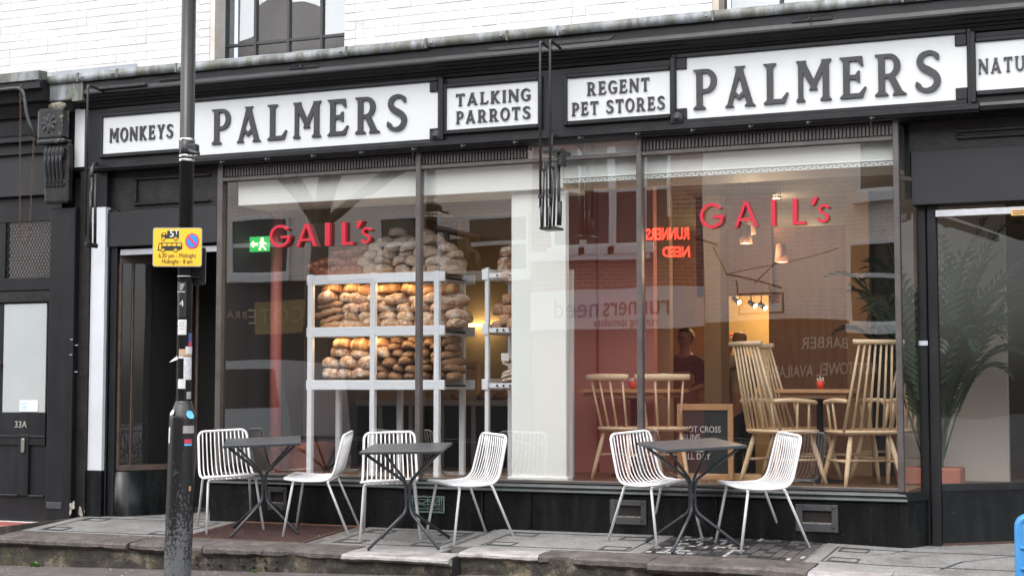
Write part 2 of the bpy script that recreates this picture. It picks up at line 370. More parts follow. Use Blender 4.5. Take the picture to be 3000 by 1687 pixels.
# pavement lights: a grid of dark lenses with pale worn infill
rng = random.Random(4)
pl = tag(bpy.data.objects.new('pavement_light_panel', None), 'grid of small dark glass pavement lights with pale tiles by window', 'pavement lights'); COL.objects.link(pl)
lens = [mat('dark_glass_lens', (.02, .019, .022), .3, c2=(.045, .042, .044), vs=30, world=True), mat('dull_lens', (.05, .045, .045), .5, c2=(.075, .07, .068), vs=30, world=True), mat('pale_tile', (.36, .36, .35), .5, c2=(.24, .24, .23), vs=20, world=True)]
slab('bedding', 2.475, 3.605, RB+.006, -.06, cement, pl, -.004, .02)
nx, ny = 15, 8
for i in range(nx):
    for j in range(ny):
        a = 2.485+(3.6-2.485)*i/nx; b = RB+.012+(-.065-RB-.012)*j/ny; ww = (3.6-2.485)/nx-.008; hh = (-.065-RB)/ny-.010
        k = rng.choices((0, 1), (6, 5))[0]
        slab('tile', a, a+ww, b, b+hh, lens[k], pl, .001+.002*rng.random(), .01)
        p = max(0, .75-abs(i-2)*.07-(.25 if j > 5 else 0)) if i < 9 else .10
        if rng.random() < p:
            if rng.random() < .5: slab('tile', a, a+ww*rng.uniform(.5, 1.05), b+hh*.55, b+hh*.95, lens[2], pl, .0045, .004)
            else: slab('tile', a+ww*.7, a+ww*1.08, b, b+hh*rng.uniform(.8, 1.2), lens[2], pl, .0048, .004)
# cellar hatch: chequered steel plate
ht = thing('cellar_hatch', 'rusty brown chequered steel cellar hatch under the leftmost table', 'hatch', (-.8, -.5, gz(-.8, -.5)))
slab('plate', -1.37, -.27, -.885, -.085, hatch_m, ht, .004, .02)
bm = bmesh.new()
for i in range(36):
    for j in range(27):
        x = -1.355+1.07*i/35.5; y = -.872+.77*j/26.5; s = 1 if (i+j) % 2 else -1; z = gz(0, y)+.0045
        dx, dy = .011, .011*s; px_, py_ = -.0035*s, .0035
        v = [bm.verts.new((x+a*dx+b*px_, y+a*dy+b*py_, z+c)) for c in (0, .0025) for a, b in ((-1, 0), (0, -1), (1, 0), (0, 1))]
        bm.faces.new(v[4:])
        for k in range(4): bm.faces.new([v[k], v[(k+1) % 4], v[4+(k+1) % 4], v[4+k]])
tag(from_bm('tread_pattern', bm, hatch_m, ht), kind='stuff')
for q in ((-1.385, -.255, -.9, -.886), (-1.385, -1.371, -.886, -.07), (-.269, -.255, -.886, -.07)): slab('frame_edge', *q, mat('rusty_frame', (.05, .03, .022), .7, c2=(.09, .05, .03), vs=30, world=True), ht, .005, .02)
slab('rubble_edge', -1.37, -.2, -.084, -.058, mat('orange_rubble', (.26, .11, .05), .9, c2=(.16, .08, .05), vs=40, bs=60, bstr=1, world=True), ht, .008, .02)

# kerb stones: worn, irregular front edges
kerb = tag(bpy.data.objects.new('kerb', None), kind='structure'); COL.objects.link(kerb)
def kerbstone(x0, x1, yb, yf, m, seed, th=.065, rough=.02, lift=0, zx=None):
    rg = random.Random(seed); n = max(6, int((x1-x0)/.016)); bm = bmesh.new(); rows = []
    off = rg.random()*50
    for i in range(n+1):
        X = x0+(x1-x0)*i/n; q = noise.noise((X*3+off, seed, 0))*rough*1.3+noise.noise((X*14+off, seed, 2))*rough*.8+noise.noise((X*40+off, seed, 5))*.004
        notch = max(0, noise.noise((X*3.3+off, 7, seed))-.18)*(rough+.006)*6
        yy = yf-q+notch; z = (lambda Y: gz(zx if zx is not None else X, Y)+lift)
        h = noise.noise((X*5+off, 3, seed))*rough*.4+noise.noise((X*22+off, 3, seed))*.0025
        rows.append([bm.verts.new(p) for p in ((X, yb, z(yb)), (X, (yb+yf)/2, z((yb+yf)/2)+h), (X, yy+.02, z(yy)+h), (X, yy, z(yy)-.014), (X, yy-.003, z(yy)-th*.6-h), (X, yy+.03+notch, z(yy)-th-h*2), (X, yb, z(yb)-th-.02))])
    for A, B in zip(rows, rows[1:]):
        for k in range(7): bm.faces.new([A[k], A[(k+1) % 7], B[(k+1) % 7], B[k]])
    bm.faces.new(rows[0][::-1]); bm.faces.new(rows[-1])
    bmesh.ops.recalc_face_normals(bm, faces=bm.faces[:])
    return from_bm('kerb_stone', bm, m, kerb, False)
for i, (a, b, m, yf, rgh) in enumerate([(-3.0, -1.63, kerb_m, -1.27, .008), (-1.62, -.93, kerb_m, -1.27, .02), (-.922, -.40, kerb_m, -1.27, .03), (-.393, .30, kerb_m, -1.24, .035), (.306, 1.17, marble, -1.28, .02)]):
    kerbstone(a, b, LB if m is kerb_m else yf+.24, yf, m, i+2, .05 if m is marble else .065, rgh, .002, .5)
for i, (a, b, m, yf, rgh) in enumerate([(1.178, 1.79, marble, -1.13, .022), (1.797, 2.62, kerb_m, -1.13, .035), (2.627, 3.72, kerb_m, -1.2, .012), (3.73, 4.25, marble, -1.23, .01), (4.256, 5.0, marble, -1.23, .012), (5.006, 6.2, marble, -1.23, .01)]):
    kerbstone(a, b, RB if m is kerb_m else yf+.2, yf, m, i+12, .05 if m is marble else .075, rgh, .002, 2 if b < 3.4 else None)
def wallseg(x0, x1, y, zt, seed, m=step_m):
    bm = bmesh.new(); nx = max(4, int((x1-x0)/.05)); rows = []
    for i in range(nx+1):
        X = x0+(x1-x0)*i/nx
        rows.append([bm.verts.new((X, y+.012*noise.noise((X*6, k*.7, seed))-.01*(k/7), zt+(sz(X)-.03-zt)*k/7)) for k in range(8)])
    for A, B in zip(rows, rows[1:]):
        for k in range(7): bm.faces.new([A[k], A[k+1], B[k+1], B[k]])
    bmesh.ops.recalc_face_normals(bm, faces=bm.faces[:])
    return from_bm('step_wall', bm, m, kerb, True)
wallseg(-3.0, 1.165, -1.225, -.135, 1); wallseg(1.185, 3.7, -1.1, -.10, 5); wallseg(3.7, 6.2, -1.19, -.11, 9)
holes_m = mat('drilled_hole', (.006, .006, .006), .9)
bx('step_wall', 1.166, 1.184, -1.215, -1.0, -.4, -.11, holes_m, kerb)
for i, (a, b) in enumerate([(1490, 597), (1572, 597), (1490, 648), (1575, 652), (1662, 656), (1918, 612), (2007, 620), (2092, 625), (1916, 667), (2008, 674), (2092, 679), (1835, 660)]):
    X, Z = S(a/2.576, 1400+b/2.576, -1.24); lathe('drill_hole', [(.0001, 0), (.012, 0), (.012, .01), (.0001, .01)], holes_m, kerb, 8).matrix_basis = Matrix.Translation((X, -1.242, Z)) @ Matrix.Rotation(R(90), 4, 'X')
# street-side edge of the forecourt on the left, and the neighbour's paving
bx('step_wall', -3.02, -3.003, -1.24, .3, -.5, -.04, kerb_m, kerb)
tag(bx('side_paving', -12, -3.03, -1.1, .6, -.6, -.2, asphalt), kind='structure')
# moss, litter on the footway
weed_m = mat('weed_green', (.06, .12, .02), .6)
for i, (a, b, s) in enumerate([(268, 690, 1.0), (1930, 720, .5)]):
    X, Z = S(a/2.576, 1400+b/2.576, -1.26); wd = thing('weed', ('tuft of green weed at the foot of the step wall left of the lamp post', 'tiny weed at the step wall between lamp post and leftmost chair')[i], 'weed', (X, -1.26, sz(X)))
    rg = random.Random(i); bm = bmesh.new()
    for k in range(34):
        an = rg.uniform(0, 6.28); l = rg.uniform(.02, .055)*s; p = Vector((X+rg.gauss(0, .02*s), -1.27+rg.gauss(0, .012), sz(X)+.004)); d = Vector((math.cos(an)*.6, math.sin(an)*.6-.2, 1)).normalized()*l; wv = d.cross(Vector((0, 1, 0.2))).normalized()*.006*s
        q = [bm.verts.new(p-wv), bm.verts.new(p+wv), bm.verts.new(p+d*.6+wv*1.4), bm.verts.new(p+d), bm.verts.new(p+d*.6-wv*1.4)]; bm.faces.new(q)
    from_bm('leaves', bm, weed_m, wd)
lit = [mat('litter_pale', (.55, .52, .48), .8), mat('litter_leaf', (.4, .2, .09), .8)]
rg = random.Random(8); bm = bmesh.new()
for k in range(150):
    if k < 100: X = rg.uniform(-3, 1); Y = rg.uniform(-1.9, -1.3); Z = sz(X)+.004+.003
    else: X = rg.uniform(-3, 4.6); Y = rg.uniform(-1.15, -.1); Z = gz(X, Y)+.008
    s = rg.uniform(.003, .011); a = rg.uniform(0, 3); c_, s_ = math.cos(a)*s, math.sin(a)*s
    bm.faces.new([bm.verts.new(p) for p in ((X-c_, Y-s_, Z), (X+s_, Y-c_*.6, Z+.001), (X+c_, Y+s_, Z+.002), (X-s_, Y+c_*.6, Z))])
tag(from_bm('litter', bm, lit[0]), 'scattered pale litter flecks on paving and footway', 'litter', kind='stuff')

# ================================================================== THE SHOP BUILDING
B = thing('shop_building', 'black shopfront building with white painted brick upper wall and lettered fascia', 'building', (1.2, 0, -.03))
WY = .10                                   # face of the brick wall
def project(p):
    q = Vector(p)-CAM; d = q.dot(_fw); return 1500+FOC*q.dot(_rt)/d, 843.5-FOC*q.dot(_up)/d
Z0 = 3.985                                 # foot of the brickwork
wl, wr = S(613, 100, WY+.0)[0], S(1010, 60, WY)[0]      # left upper window opening
vl, vr = S(2085, 20, WY)[0], S(2085, 20, WY)[0]+1.35   # right upper window opening
wall = bx('upper_wall', -12, wl, WY+.0026, WY+.4, 3.9, 9, mortar_white, B)
bx('upper_wall_pier', wr, vl, WY+.0026, WY+.4, 3.9, 9, mortar_white, B); bx('upper_wall_pier', vr, 12, WY+.0026, WY+.4, 3.9, 9, mortar_white, B)
for a, b in ((wl, wr), (vl, vr)): bx('upper_wall_lintel', a, b, WY+.0026, WY+.4, 5.6, 9, mortar_white, B)
rng = random.Random(11); brick_meshes = []
def brick_mesh(w_, k):
    bm = bmesh.new(); bm_box(bm, 0, w_, 0, .10, 0, .0712, .003)
    for v in bm.verts:
        if v.co.y < .05: v.co += Vector((noise.noise((v.co.x*9, v.co.z*9, k))*.002, noise.noise((v.co.x*7, v.co.z*20, k+5))*.003, noise.noise((v.co.x*9, k, 3))*.002))
    bmesh.ops.recalc_face_normals(bm, faces=bm.faces[:])
    me = bpy.data.meshes.new('brick'); bm.to_mesh(me); bm.free(); me.materials.append(white_brick); return me
FULL = [brick_mesh(.220, k) for k in range(6)]; HALF = [brick_mesh(.107, k+10) for k in range(3)]
rest = bmesh.new(); cnt = 0
for r in range(26):
    z = Z0+r*.0745; x = -6.2-(.1125 if r % 2 else 0)
    while x < 6.5:
        hd = rng.random() < .3; L = .107 if hd else .220; x1 = x+L
        if not (wl-.02 < x1 and x < wr+.02 or vl-.02 < x1 and x < vr+.02) or z > 5.6:
            u, vv = project((x+L/2, WY, z+.03)); dy = rng.uniform(-.0016, .0016)
            if -40 < u < 3040 and vv > -25:
                o = bpy.data.objects.new('brick', rng.choice(HALF if hd else FULL)); COL.objects.link(o); o.location = (x, WY+dy, z); o.parent = wall; cnt += 1
            else: bm_box(rest, x, x1, WY+dy, WY+.05, z, z+.0705)
        x = x1+.0032
for e0, e1 in ((wl-.1, wl), (wr, wr+.1), (vl-.1, vl), (vr, vr+.1)):          # closers at the reveals
    for r in range(22):
        z = Z0+r*.0745; u, vv = project((e0, WY, z))
        if vv > -25 and -40 < u < 3040:
            o = bpy.data.objects.new('brick', HALF[r % 3]); COL.objects.link(o); o.location = (e0-(.002 if e0 < e1-.05 else 0), WY-.003, z); o.parent = wall
bmesh.ops.recalc_face_normals(rest, faces=rest.faces[:])
tag(from_bm('brickwork', rest, white_brick, wall), kind='stuff')
# upper windows
pale_frame = mat('flaking_dark_window_paint', (.03, .03, .032), .5, c2=(.4, .4, .38), vs=26, lo=.66, hi=.72)
blind = mat('grey_blind', (.24, .25, .25), .7, c2=(.19, .2, .2), vs=1.5)
def upper_window(a, b, zt, cols, zbar):
    f = bx('upper_window', a, a+.06, WY+.17, WY+.23, 3.95, zt, pale_frame, B)
    bx('frame', b-.05, b, WY+.17, WY+.23, 3.95, zt, pale_frame, f)
    bx('frame', a+.06, b-.05, WY+.17, WY+.23, 3.94, 4.0, pale_frame, f)
    n = len(cols)
    for c in cols: bx('glazing_bar', c-.012, c+.012, WY+.175, WY+.225, 4.0, zt, pale_frame, f)
    ed = [a+.06]+[q for c in cols for q in (c-.012, c+.012)]+[b-.05]
    for i in range(0, len(ed), 2):
        for z in zbar: bx('glazing_bar', ed[i], ed[i+1], WY+.18, WY+.22, z-.012, z+.012, pale_frame, f)
        zz = [4.0]+list(zbar)+[zt]
        for j in range(len(zz)-1):
            e = .012
            p = mesh('pane', [(ed[i], WY+.2, zz[j]+(e if j else 0)), (ed[i+1], WY+.2, zz[j]+(e if j else 0)), (ed[i+1], WY+.2, zz[j+1]-e), (ed[i], WY+.2, zz[j+1]-e)], [(0, 1, 2, 3)], glass_up, f)
            rr = random.Random(i*7+j); k1, k2 = rr.uniform(-.01, .01), rr.uniform(-.006, .006)   # old panes do not lie quite flat
            for q in p.data.vertices: q.co.y += k1*(q.co.x-ed[i])+k2*(q.co.z-zz[j])
    bx('reveal', a-.001, a+.055, WY+.0036, WY+.169, 3.95, zt, mat('reveal_plaster', (.55, .53, .5), .7, c2=(.4, .34, .28), vs=3), f)
    mesh('blind', [(a+.05, WY+.38, 3.9), (b-.05, WY+.38, 3.9), (b-.05, WY+.38, zt), (a+.05, WY+.38, zt)], [(0, 1, 2, 3)], blind, f)
bars = [S(x, 90, WY+.2)[0] for x in (751, 848, 945)]
upper_window(wl, wr, 5.55, bars, [S(790, 125, WY+.2)[1], 4.95, 5.25])
upper_window(vl, vr, 5.55, [vl+.5, vl+.95], [4.6, 5.1])
# lead flashing upstand on the wall and capping of the cornice
CY = -.27                                   # front of the cornice
for i, (a, b) in enumerate([(-5.5, -3.56), (-3.55, -2.62), (-2.615, -2.05), (-2.045, -.02), (-.01, .7), (.71, 1.27), (1.28, 2.9), (2.91, 4.4), (4.41, 6.5)]):
    bm = bmesh.new(); n = max(3, int((b-a)/.06))
    rows = []
    for k in range(n+1):
        X = a+(b-a)*k/n; q = noise.noise((X*4, i, 0))*.006
        zt = Z0+.012+q*1.2+(.035 if i < 2 else 0)
        rows.append([bm.verts.new(p) for p in ((X, WY-.004, zt), (X, WY-.012+q*.6, zt-.055), (X, WY-.03, 3.925), (X, CY+.02, 3.896+q*.3))])
    for A, C_ in zip(rows, rows[1:]):
        for k in range(3): bm.faces.new([A[k], A[k+1], C_[k+1], C_[k]])
    bmesh.ops.recalc_face_normals(bm, faces=bm.faces[:]); from_bm('lead_flashing', bm, lead, B, True)
rng = random.Random(3)
edges = [-3.42, -2.98, -2.55, -1.93, -.25, .48, 1.19, 1.62, 2.86, 4.25, 5.3, 6.5]
for i, (a, b) in enumerate(zip(edges, edges[1:])):
    bm = bmesh.new(); n = max(4, int((b-a)/.05)); rows = []; dz = rng.uniform(-.006, .006); dyy = rng.uniform(-.006, .004)
    for k in range(n+1):
        X = a+.002+(b-a-.004)*k/n; q = noise.noise((X*5, i*3, 1))*.006
        rows.append([bm.verts.new(p) for p in ((X, CY+.06, 3.908+dz), (X, CY-.004+dyy, 3.902+dz+q*.4), (X, CY-.014+dyy+q, 3.865+dz), (X, CY-.006+dyy+q, 3.825+dz+q*.8), (X, CY+.03, 3.83+dz))])
    for A, C_ in zip(rows, rows[1:]):
        for k in range(4): bm.faces.new([A[k], A[k+1], C_[k+1], C_[k]])
    bmesh.ops.recalc_face_normals(bm, faces=bm.faces[:]); o = from_bm('lead_capping', bm, lead_edge, B, True)
    if i: 
        lathe('fixing_stud', [(.0001, -.012), (.008, -.010), (.011, 0), (.0001, .004)], lead, o, 8).matrix_basis = Matrix.Translation((a+.05 if i % 2 else a-.05, CY-.02, 3.865)) @ Matrix.Rotation(R(90), 4, 'X')
        bx('seam', a-.009, a+.009, CY-.019, CY+.03, 3.824, 3.906, lead_edge, o, .003)
# cornice: moulded profile run along the whole front
def run(name, x0, x1, prof, m, parent):
    n = len(prof); vs = [(x0, y, z) for y, z in prof]+[(x1, y, z) for y, z in prof]
    fs = [(i, (i+1) % n, n+(i+1) % n, n+i) for i in range(n)]+[tuple(range(n))[::-1], tuple(range(n, 2*n))]
    o = mesh(name, vs, fs, m, parent); bm = bmesh.new(); bm.from_mesh(o.data); bmesh.ops.recalc_face_normals(bm, faces=bm.faces[:]); bm.to_mesh(o.data); bm.free(); return o
FY = -.10                                   # fascia face
prof = [(WY-.02, 3.89), (CY+.012, 3.89), (CY+.012, 3.83), (CY+.025, 3.825), (CY+.025, 3.757), (CY+.012, 3.725), (CY+.012, 3.71), (CY+.04, 3.703), (CY+.048, 3.685), (CY+.075, 3.68), (CY+.09, 3.66), (CY+.12, 3.655), (CY+.125, 3.64), (FY-.03, 3.635), (FY-.015, 3.61), (WY-.02, 3.61)]
xm = S(1593, 150, CY)[0]
xl = S(204, 230, CY)[0]
run('cornice', xl, xm, prof, black_paint, B); run('cornice', xm+.002, 6.6, prof, black_paint, B)
# raised straps and maker plates on the cornice
for a, b, y in ((1420, 1590, 140), (1612, 1800, 118)):
    X0, Z_ = S(a, y+8, CY); X1, _ = S(b, y-4, CY)
    poly('cornice_strap', [(X0, 3.777), (X0+.06, 3.764), (X1-.05, 3.764), (X1, 3.796), (X1-.05, 3.790), (X0+.06, 3.790)], CY+.018, CY+.04, iron, B)
for a, b, y in ((840, 930, 200), (2315, 2438, 58), (460, 530, 236)):
    X0, Z_ = S(a, y, CY); X1, _ = S(b, y, CY); o = bx('maker_plate', X0, X1, CY+.02, CY+.04, 3.759, 3.800, black_paint, B, .003)
    bx('plate_rim', X0+.008, X1-.008, CY+.016, CY+.0195, 3.763, 3.767, black_paint, o); bx('plate_rim', X0+.008, X1-.008, CY+.016, CY+.0195, 3.792, 3.796, black_paint, o)
    if a != 460: text('embossed_lettering', 'S.E.M.', .036, X0+.02, CY+.0195, 3.768, black_paint, o, .003); tube('hook', [(X0+(X1-X0)*.47, CY+.018, 3.787), (X0+(X1-X0)*.47, CY-.01, 3.780), (X0+(X1-X0)*.45, CY-.012, 3.757)], .005, iron, o)
    else: bx('worn_plate', X0+.02, X1-.02, CY+.012, CY+.0195, 3.769, 3.790, old_paint, o, .004)
# fascia backing and its lower rail
bx('fascia_board', -3.3, 6.6, FY, .08, 3.06, 3.60, black_paint, B)
run('fascia_rail', -2.9, 4.74, [(FY-.003, 3.10), (FY-.035, 3.098), (FY-.05, 3.085), (FY-.05, 3.055), (FY-.035, 3.05), (FY-.03, 3.035), (.06, 3.035), (.06, 3.058), (FY-.003, 3.058)], black_paint, B)
run('fascia_rail', 4.745, 6.6, [(FY-.003, 3.10), (FY-.03, 3.098), (FY-.04, 3.075), (FY-.03, 3.045), (.06, 3.045), (.06, 3.058), (FY-.003, 3.058)], black_paint, B)

# ------------------------------------------------------------------ lettering: flared serif capitals built as outlines
def arc(cx, cy, rx, ry, a0, a1, n=10): return [(cx+rx*math.cos(R(a0+(a1-a0)*i/n)), cy+ry*math.sin(R(a0+(a1-a0)*i/n))) for i in range(n+1)]
def stroke(pts, wd, sub=4):
    P = [Vector(p) for p in pts]; n = len(P); out = []; ww = []
    for i in range(n-1):
        a, b, c, d = P[max(i-1, 0)], P[i], P[i+1], P[min(i+2, n-1)]
        for k in range(sub):
            t = k/sub; out.append(.5*((2*b)+(c-a)*t+(2*a-5*b+4*c-d)*t*t+(3*b-a-3*c+d)*t**3)); ww.append(wd[i]+(wd[i+1]-wd[i])*t)
    out.append(P[-1]); ww.append(wd[-1]); l, r = [], []
    for i, p in enumerate(out):
        t = (out[min(i+1, len(out)-1)]-out[max(i-1, 0)]).normalized(); nn = Vector((-t.y, t.x))*ww[i]/2; l.append(tuple(p+nn)); r.append(tuple(p-nn))
    return l+r[::-1]
bowlP = [(.25, .40), (.36, .40)]+arc(.36, .70, .27, .30, -90, 90)+[(.36, 1)]
def stem(c, h=.085, f=.14): return [(c-f, 0), (c+f, 0), (c+f, .03), (c+h, .10), (c+h, .90), (c+f, .97), (c+f, 1), (c-f, 1), (c-f, .97), (c-h, .90), (c-h, .10), (c-f, .03)]
SER = {
 'P': (.64, [([(.01, 0), (.33, 0), (.33, .03), (.25, .10)]+bowlP+[(.01, 1), (.01, .97), (.09, .90), (.09, .10), (.01, .03)], [[(.25, .50), (.34, .50)]+arc(.34, .70, .13, .20, -80, 80)+[(.34, .90), (.25, .90)]])]),
 'A': (.80, [([(0, 0), (.24, 0), (.19, .07), (.245, .27), (.37, .15), (.50, .27), (.57, .07), (.51, 0), (.80, 0), (.73, .07), (.47, .93), (.53, 1), (.25, 1), (.31, .93), (.07, .07)], [[(.27, .39), (.37, .28), (.465, .37), (.385, .72)]])]),
 'L': (.64, [([(.01, 0), (.55, 0), (.64, .25), (.60, .26), (.47, .11), (.25, .11), (.25, .90), (.33, .97), (.33, 1), (.01, 1), (.01, .97), (.09, .90), (.09, .10), (.01, .03)], [])]),
 'M': (.88, [([(0, 0), (.22, 0), (.22, .03), (.17, .10), (.17, .70), (.36, .36), (.32, .27), (.54, .27), (.50, .36), (.66, .70), (.66, .10), (.60, .03), (.60, 0), (.88, 0), (.88, .03), (.82, .10), (.82, .90), (.88, .97), (.88, 1), (.63, 1), (.645, .95), (.44, .53), (.235, .95), (.25, 1), (0, 1), (0, .97), (.05, .90), (.05, .10), (0, .03)], [])]),
 'E': (.66, [([(.01, 0), (.57, 0), (.66, .25), (.61, .25), (.49, .11), (.25, .11), (.25, .45), (.39, .45), (.46, .37), (.50, .37), (.50, .65), (.46, .65), (.39, .56), (.25, .56), (.25, .89), (.43, .89), (.54, .76), (.59, .76), (.56, 1), (.01, 1), (.01, .97), (.09, .90), (.09, .10), (.01, .03)], [])]),
 'R': (.76, [([(.01, 0), (.33, 0), (.33, .03), (.25, .10), (.25, .42), (.32, .42), (.48, .09), (.43, 0), (.77, 0), (.76, .03), (.67, .09), (.49, .45)]+arc(.36, .71, .27, .29, -55, 90)+[(.01, 1), (.01, .97), (.09, .90), (.09, .10), (.01, .03)], [[(.25, .52), (.34, .52)]+arc(.34, .71, .13, .19, -80, 80)+[(.34, .90), (.25, .90)]])]),
 'S': (.64, [(stroke([(.57, .76), (.53, .86), (.45, .93), (.32, .945), (.18, .88), (.13, .74), (.20, .61), (.34, .52), (.49, .41), (.54, .26), (.46, .11), (.30, .055), (.17, .09), (.09, .17), (.05, .27)], [.03, .13, .10, .11, .14, .16, .17, .18, .17, .16, .14, .11, .10, .15, .03]), [])]),
 'T': (.68, [([(.20, 0), (.48, 0), (.48, .03), (.42, .10), (.42, .88), (.53, .88), (.61, .74), (.65, .74), (.66, 1), (.02, 1), (.03, .74), (.07, .74), (.15, .88), (.26, .88), (.26, .10), (.20, .03)], [])]),
 'K': (.70, [([(0, 0), (.29, 0), (.29, .03), (.23, .10), (.23, .40), (.46, .08), (.42, 0), (.71, 0), (.69, .05), (.61, .10), (.35, .53), (.58, .90), (.66, .97), (.66, 1), (.41, 1), (.45, .92), (.23, .60), (.23, .90), (.29, .97), (.29, 1), (0, 1), (0, .97), (.06, .90), (.06, .10), (0, .03)], [])]),
 'I': (.30, [(stem(.15), [])]),
 'N': (.76, [([(0, 0), (.21, 0), (.21, .03), (.16, .10), (.16, .66), (.54, 0), (.71, 0), (.71, .90), (.76, .97), (.76, 1), (.54, 1), (.54, .97), (.59, .90), (.59, .34), (.22, 1), (0, 1), (0, .97), (.05, .90), (.05, .10), (0, .03)], [])]),
 'O': (.74, [(arc(.37, .5, .37, .52, 0, 342, 19), [arc(.37, .5, .21, .40, 0, 342, 19)])]),
 'G': (.70, [(stroke([(.62, .72), (.59, .83), (.50, .92), (.37, .945), (.2, .87), (.11, .7), (.085, .5), (.11, .3), (.22, .12), (.38, .055), (.52, .09), (.60, .2), (.60, .34), (.60, .44)], [.03, .13, .10, .10, .13, .155, .165, .155, .13, .10, .12, .15, .15, .17]), []), ([(.40, .36), (.68, .36), (.70, .47), (.38, .47)], [])]),
 'Y': (.72, [([(.22, 0), (.50, 0), (.50, .03), (.44, .10), (.44, .42), (.64, .90), (.71, .97), (.71, 1), (.47, 1), (.50, .93), (.38, .60), (.25, .93), (.28, 1), (.01, 1), (.01, .97), (.08, .90), (.28, .42), (.28, .10), (.22, .03)], [])]),
 'U': (.74, [(stroke([(.13, .95), (.13, .6), (.14, .3), (.22, .12), (.37, .06), (.52, .12), (.60, .3), (.61, .6), (.61, .95)], [.17, .16, .15, .13, .12, .13, .14, .14, .15]), []), ([(.0, .93), (.28, .93), (.28, 1), (0, 1)], []), ([(.49, .93), (.73, .93), (.73, 1), (.49, 1)], [])]),
}
def letters(txt, x0, x1, z0, h, y, th, m, parent, glyphs=SER, gap=.16, name='letter'):
    """set a word between x0 and x1, one mesh per letter, standing proud of plane y"""
    tot = sum(glyphs[c][0] if c != ' ' else .35 for c in txt)+gap*(len(txt)-1); sx = (x1-x0)/tot; x = x0
    for c in txt:
        if c == ' ': x += (.35+gap)*sx; continue
        wd, pcs = glyphs[c]; bm = bmesh.new()
        for i, (o, hs_) in enumerate(pcs):
            tf = lambda q: (x+q[0]*sx, z0+q[1]*h)
            bm_poly(bm, [tf(q) for q in o], [[tf(q) for q in l] for l in hs_], y-th-.0006*i, y+.001)
        bmesh.ops.recalc_face_normals(bm, faces=bm.faces[:]); from_bm(name, bm, m, parent)
        x += (wd+gap)*sx
# ------------------------------------------------------------------ sign boards
SY = FY-.012
def frame(x0, x1, z0, z1, parent, m=black_paint, t=.035, d=.03):
    """raised moulding round a panel, mitre-free: rails between stiles"""
    for q in ((x0-t, x0, z0-t, z1+t), (x1, x1+t, z0-t, z1+t)): bx('frame', q[0], q[1], FY-d, FY-.001, q[2], q[3], m, parent, .006)
    for q in ((z0-t, z0), (z1, z1+t)): bx('frame', x0+.001, x1-.001, FY-d-.002, FY-.001, q[0], q[1], m, parent, .006)
def board(x0, x1, z0, z1, notch=None, fr=True):
    if notch:
        l, r, nx_, nz_ = notch; p = []
        p += [(x0+nx_, z0), (x0+nx_, z0+nz_), (x0, z0+nz_), (x0, z1-nz_), (x0+nx_, z1-nz_), (x0+nx_, z1)] if l else [(x0, z0), (x0, z1)]
        p += [(x1-nx_, z1), (x1-nx_, z1-nz_), (x1, z1-nz_), (x1, z0+nz_), (x1-nx_, z0+nz_), (x1-nx_, z0)] if r else [(x1, z1), (x1, z0)]
    else: p = [(x0, z0), (x0, z1), (x1, z1), (x1, z0)]
    b = poly('sign_board', p, SY, FY-.001, vitrolite, B)
    if fr: frame(x0, x1, z0, z1, b)
    if notch:
        for k, xx in ((0, x0), (1, x1)):
            if notch[k]:
                for zz in ((z0, z0+notch[3]), (z1-notch[3], z1)):
                    a, c = sorted((xx, xx+notch[2]*(1 if k == 0 else -1)))
                    bx('frame', a-.0, c-.0, FY-.028, FY-.002, zz[0], zz[1], black_paint, b, .005)
    return b
X = lambda x, y=400: S(x, y, FY)[0]; Z = lambda x, y: S(x, y, FY)[1]
# unit one: MONKEYS | PALMERS | TALKING PARROTS
b1 = board(X(305), X(534, 370), Z(305, 453), Z(305, 345)); letters('MONKEYS', X(325), X(511), Z(420, 411), Z(420, 371)-Z(420, 411), SY, .012, letter_paint, b1)
b2 = board(X(555), X(1286), 3.115, 3.585, (0, 1, X(1286)-X(1262), .085)); letters('PALMERS', X(624), X(1197), Z(640, 424), Z(640, 322)-Z(640, 424), SY, .016, letter_paint, b2, gap=.2)
b3 = board(X(1311), X(1579), Z(1400, 377), Z(1400, 252)); 
letters('TALKING', X(1338), X(1557), Z(1345, 312), Z(1345, 277)-Z(1345, 312), SY, .012, letter_paint, b3); letters('PARROTS', X(1338), X(1557), Z(1345, 364), Z(1345, 328)-Z(1345, 364), SY, .012, letter_paint, b3)
# unit two: REGENT PET STORES | PALMERS | NATU...
b4 = board(X(1665), X(1966), Z(1665, 357), Z(1665, 232)); 
letters('REGENT', X(1722), X(1906), Z(1730, 281), Z(1730, 243)-Z(1730, 281), SY, .012, letter_paint, b4); letters('PET STORES', X(1677), X(1951), Z(1680, 341), Z(1680, 303)-Z(1680, 341), SY, .012, letter_paint, b4, gap=.14)
b5 = board(X(1985), X(2838), 3.13, 3.60, (1, 1, X(2015)-X(1985), .085)); letters('PALMERS', X(2034), X(2763), Z(2040, 323), Z(2040, 207)-Z(2040, 323), SY, .018, letter_paint, b5, gap=.2)
b6 = board(X(2864), 6.5, Z(2880, 267), Z(2880, 125)); letters('NATU', X(2871), X(3008), Z(2890, 217), Z(2890, 174)-Z(2890, 217), SY, .012, letter_paint, b6)
bs = board(X(222), X(250), Z(240, 490), Z(240, 320), fr=False)
for xx, zz in ((X(1282, 400), Z(1278, 402)), (X(1987, 350), Z(1987, 350))):
    o = lathe('rosette', [(.0001, 0), (.05, 0), (.055, .008), (.045, .016), (.04, .014), (.032, .024), (.026, .022), (.014, .034), (.0001, .038)], black_paint, B, 20)
    o.matrix_basis = Matrix.Translation((xx, FY-.026, zz)) @ Matrix.Rotation(R(90), 4, 'X')
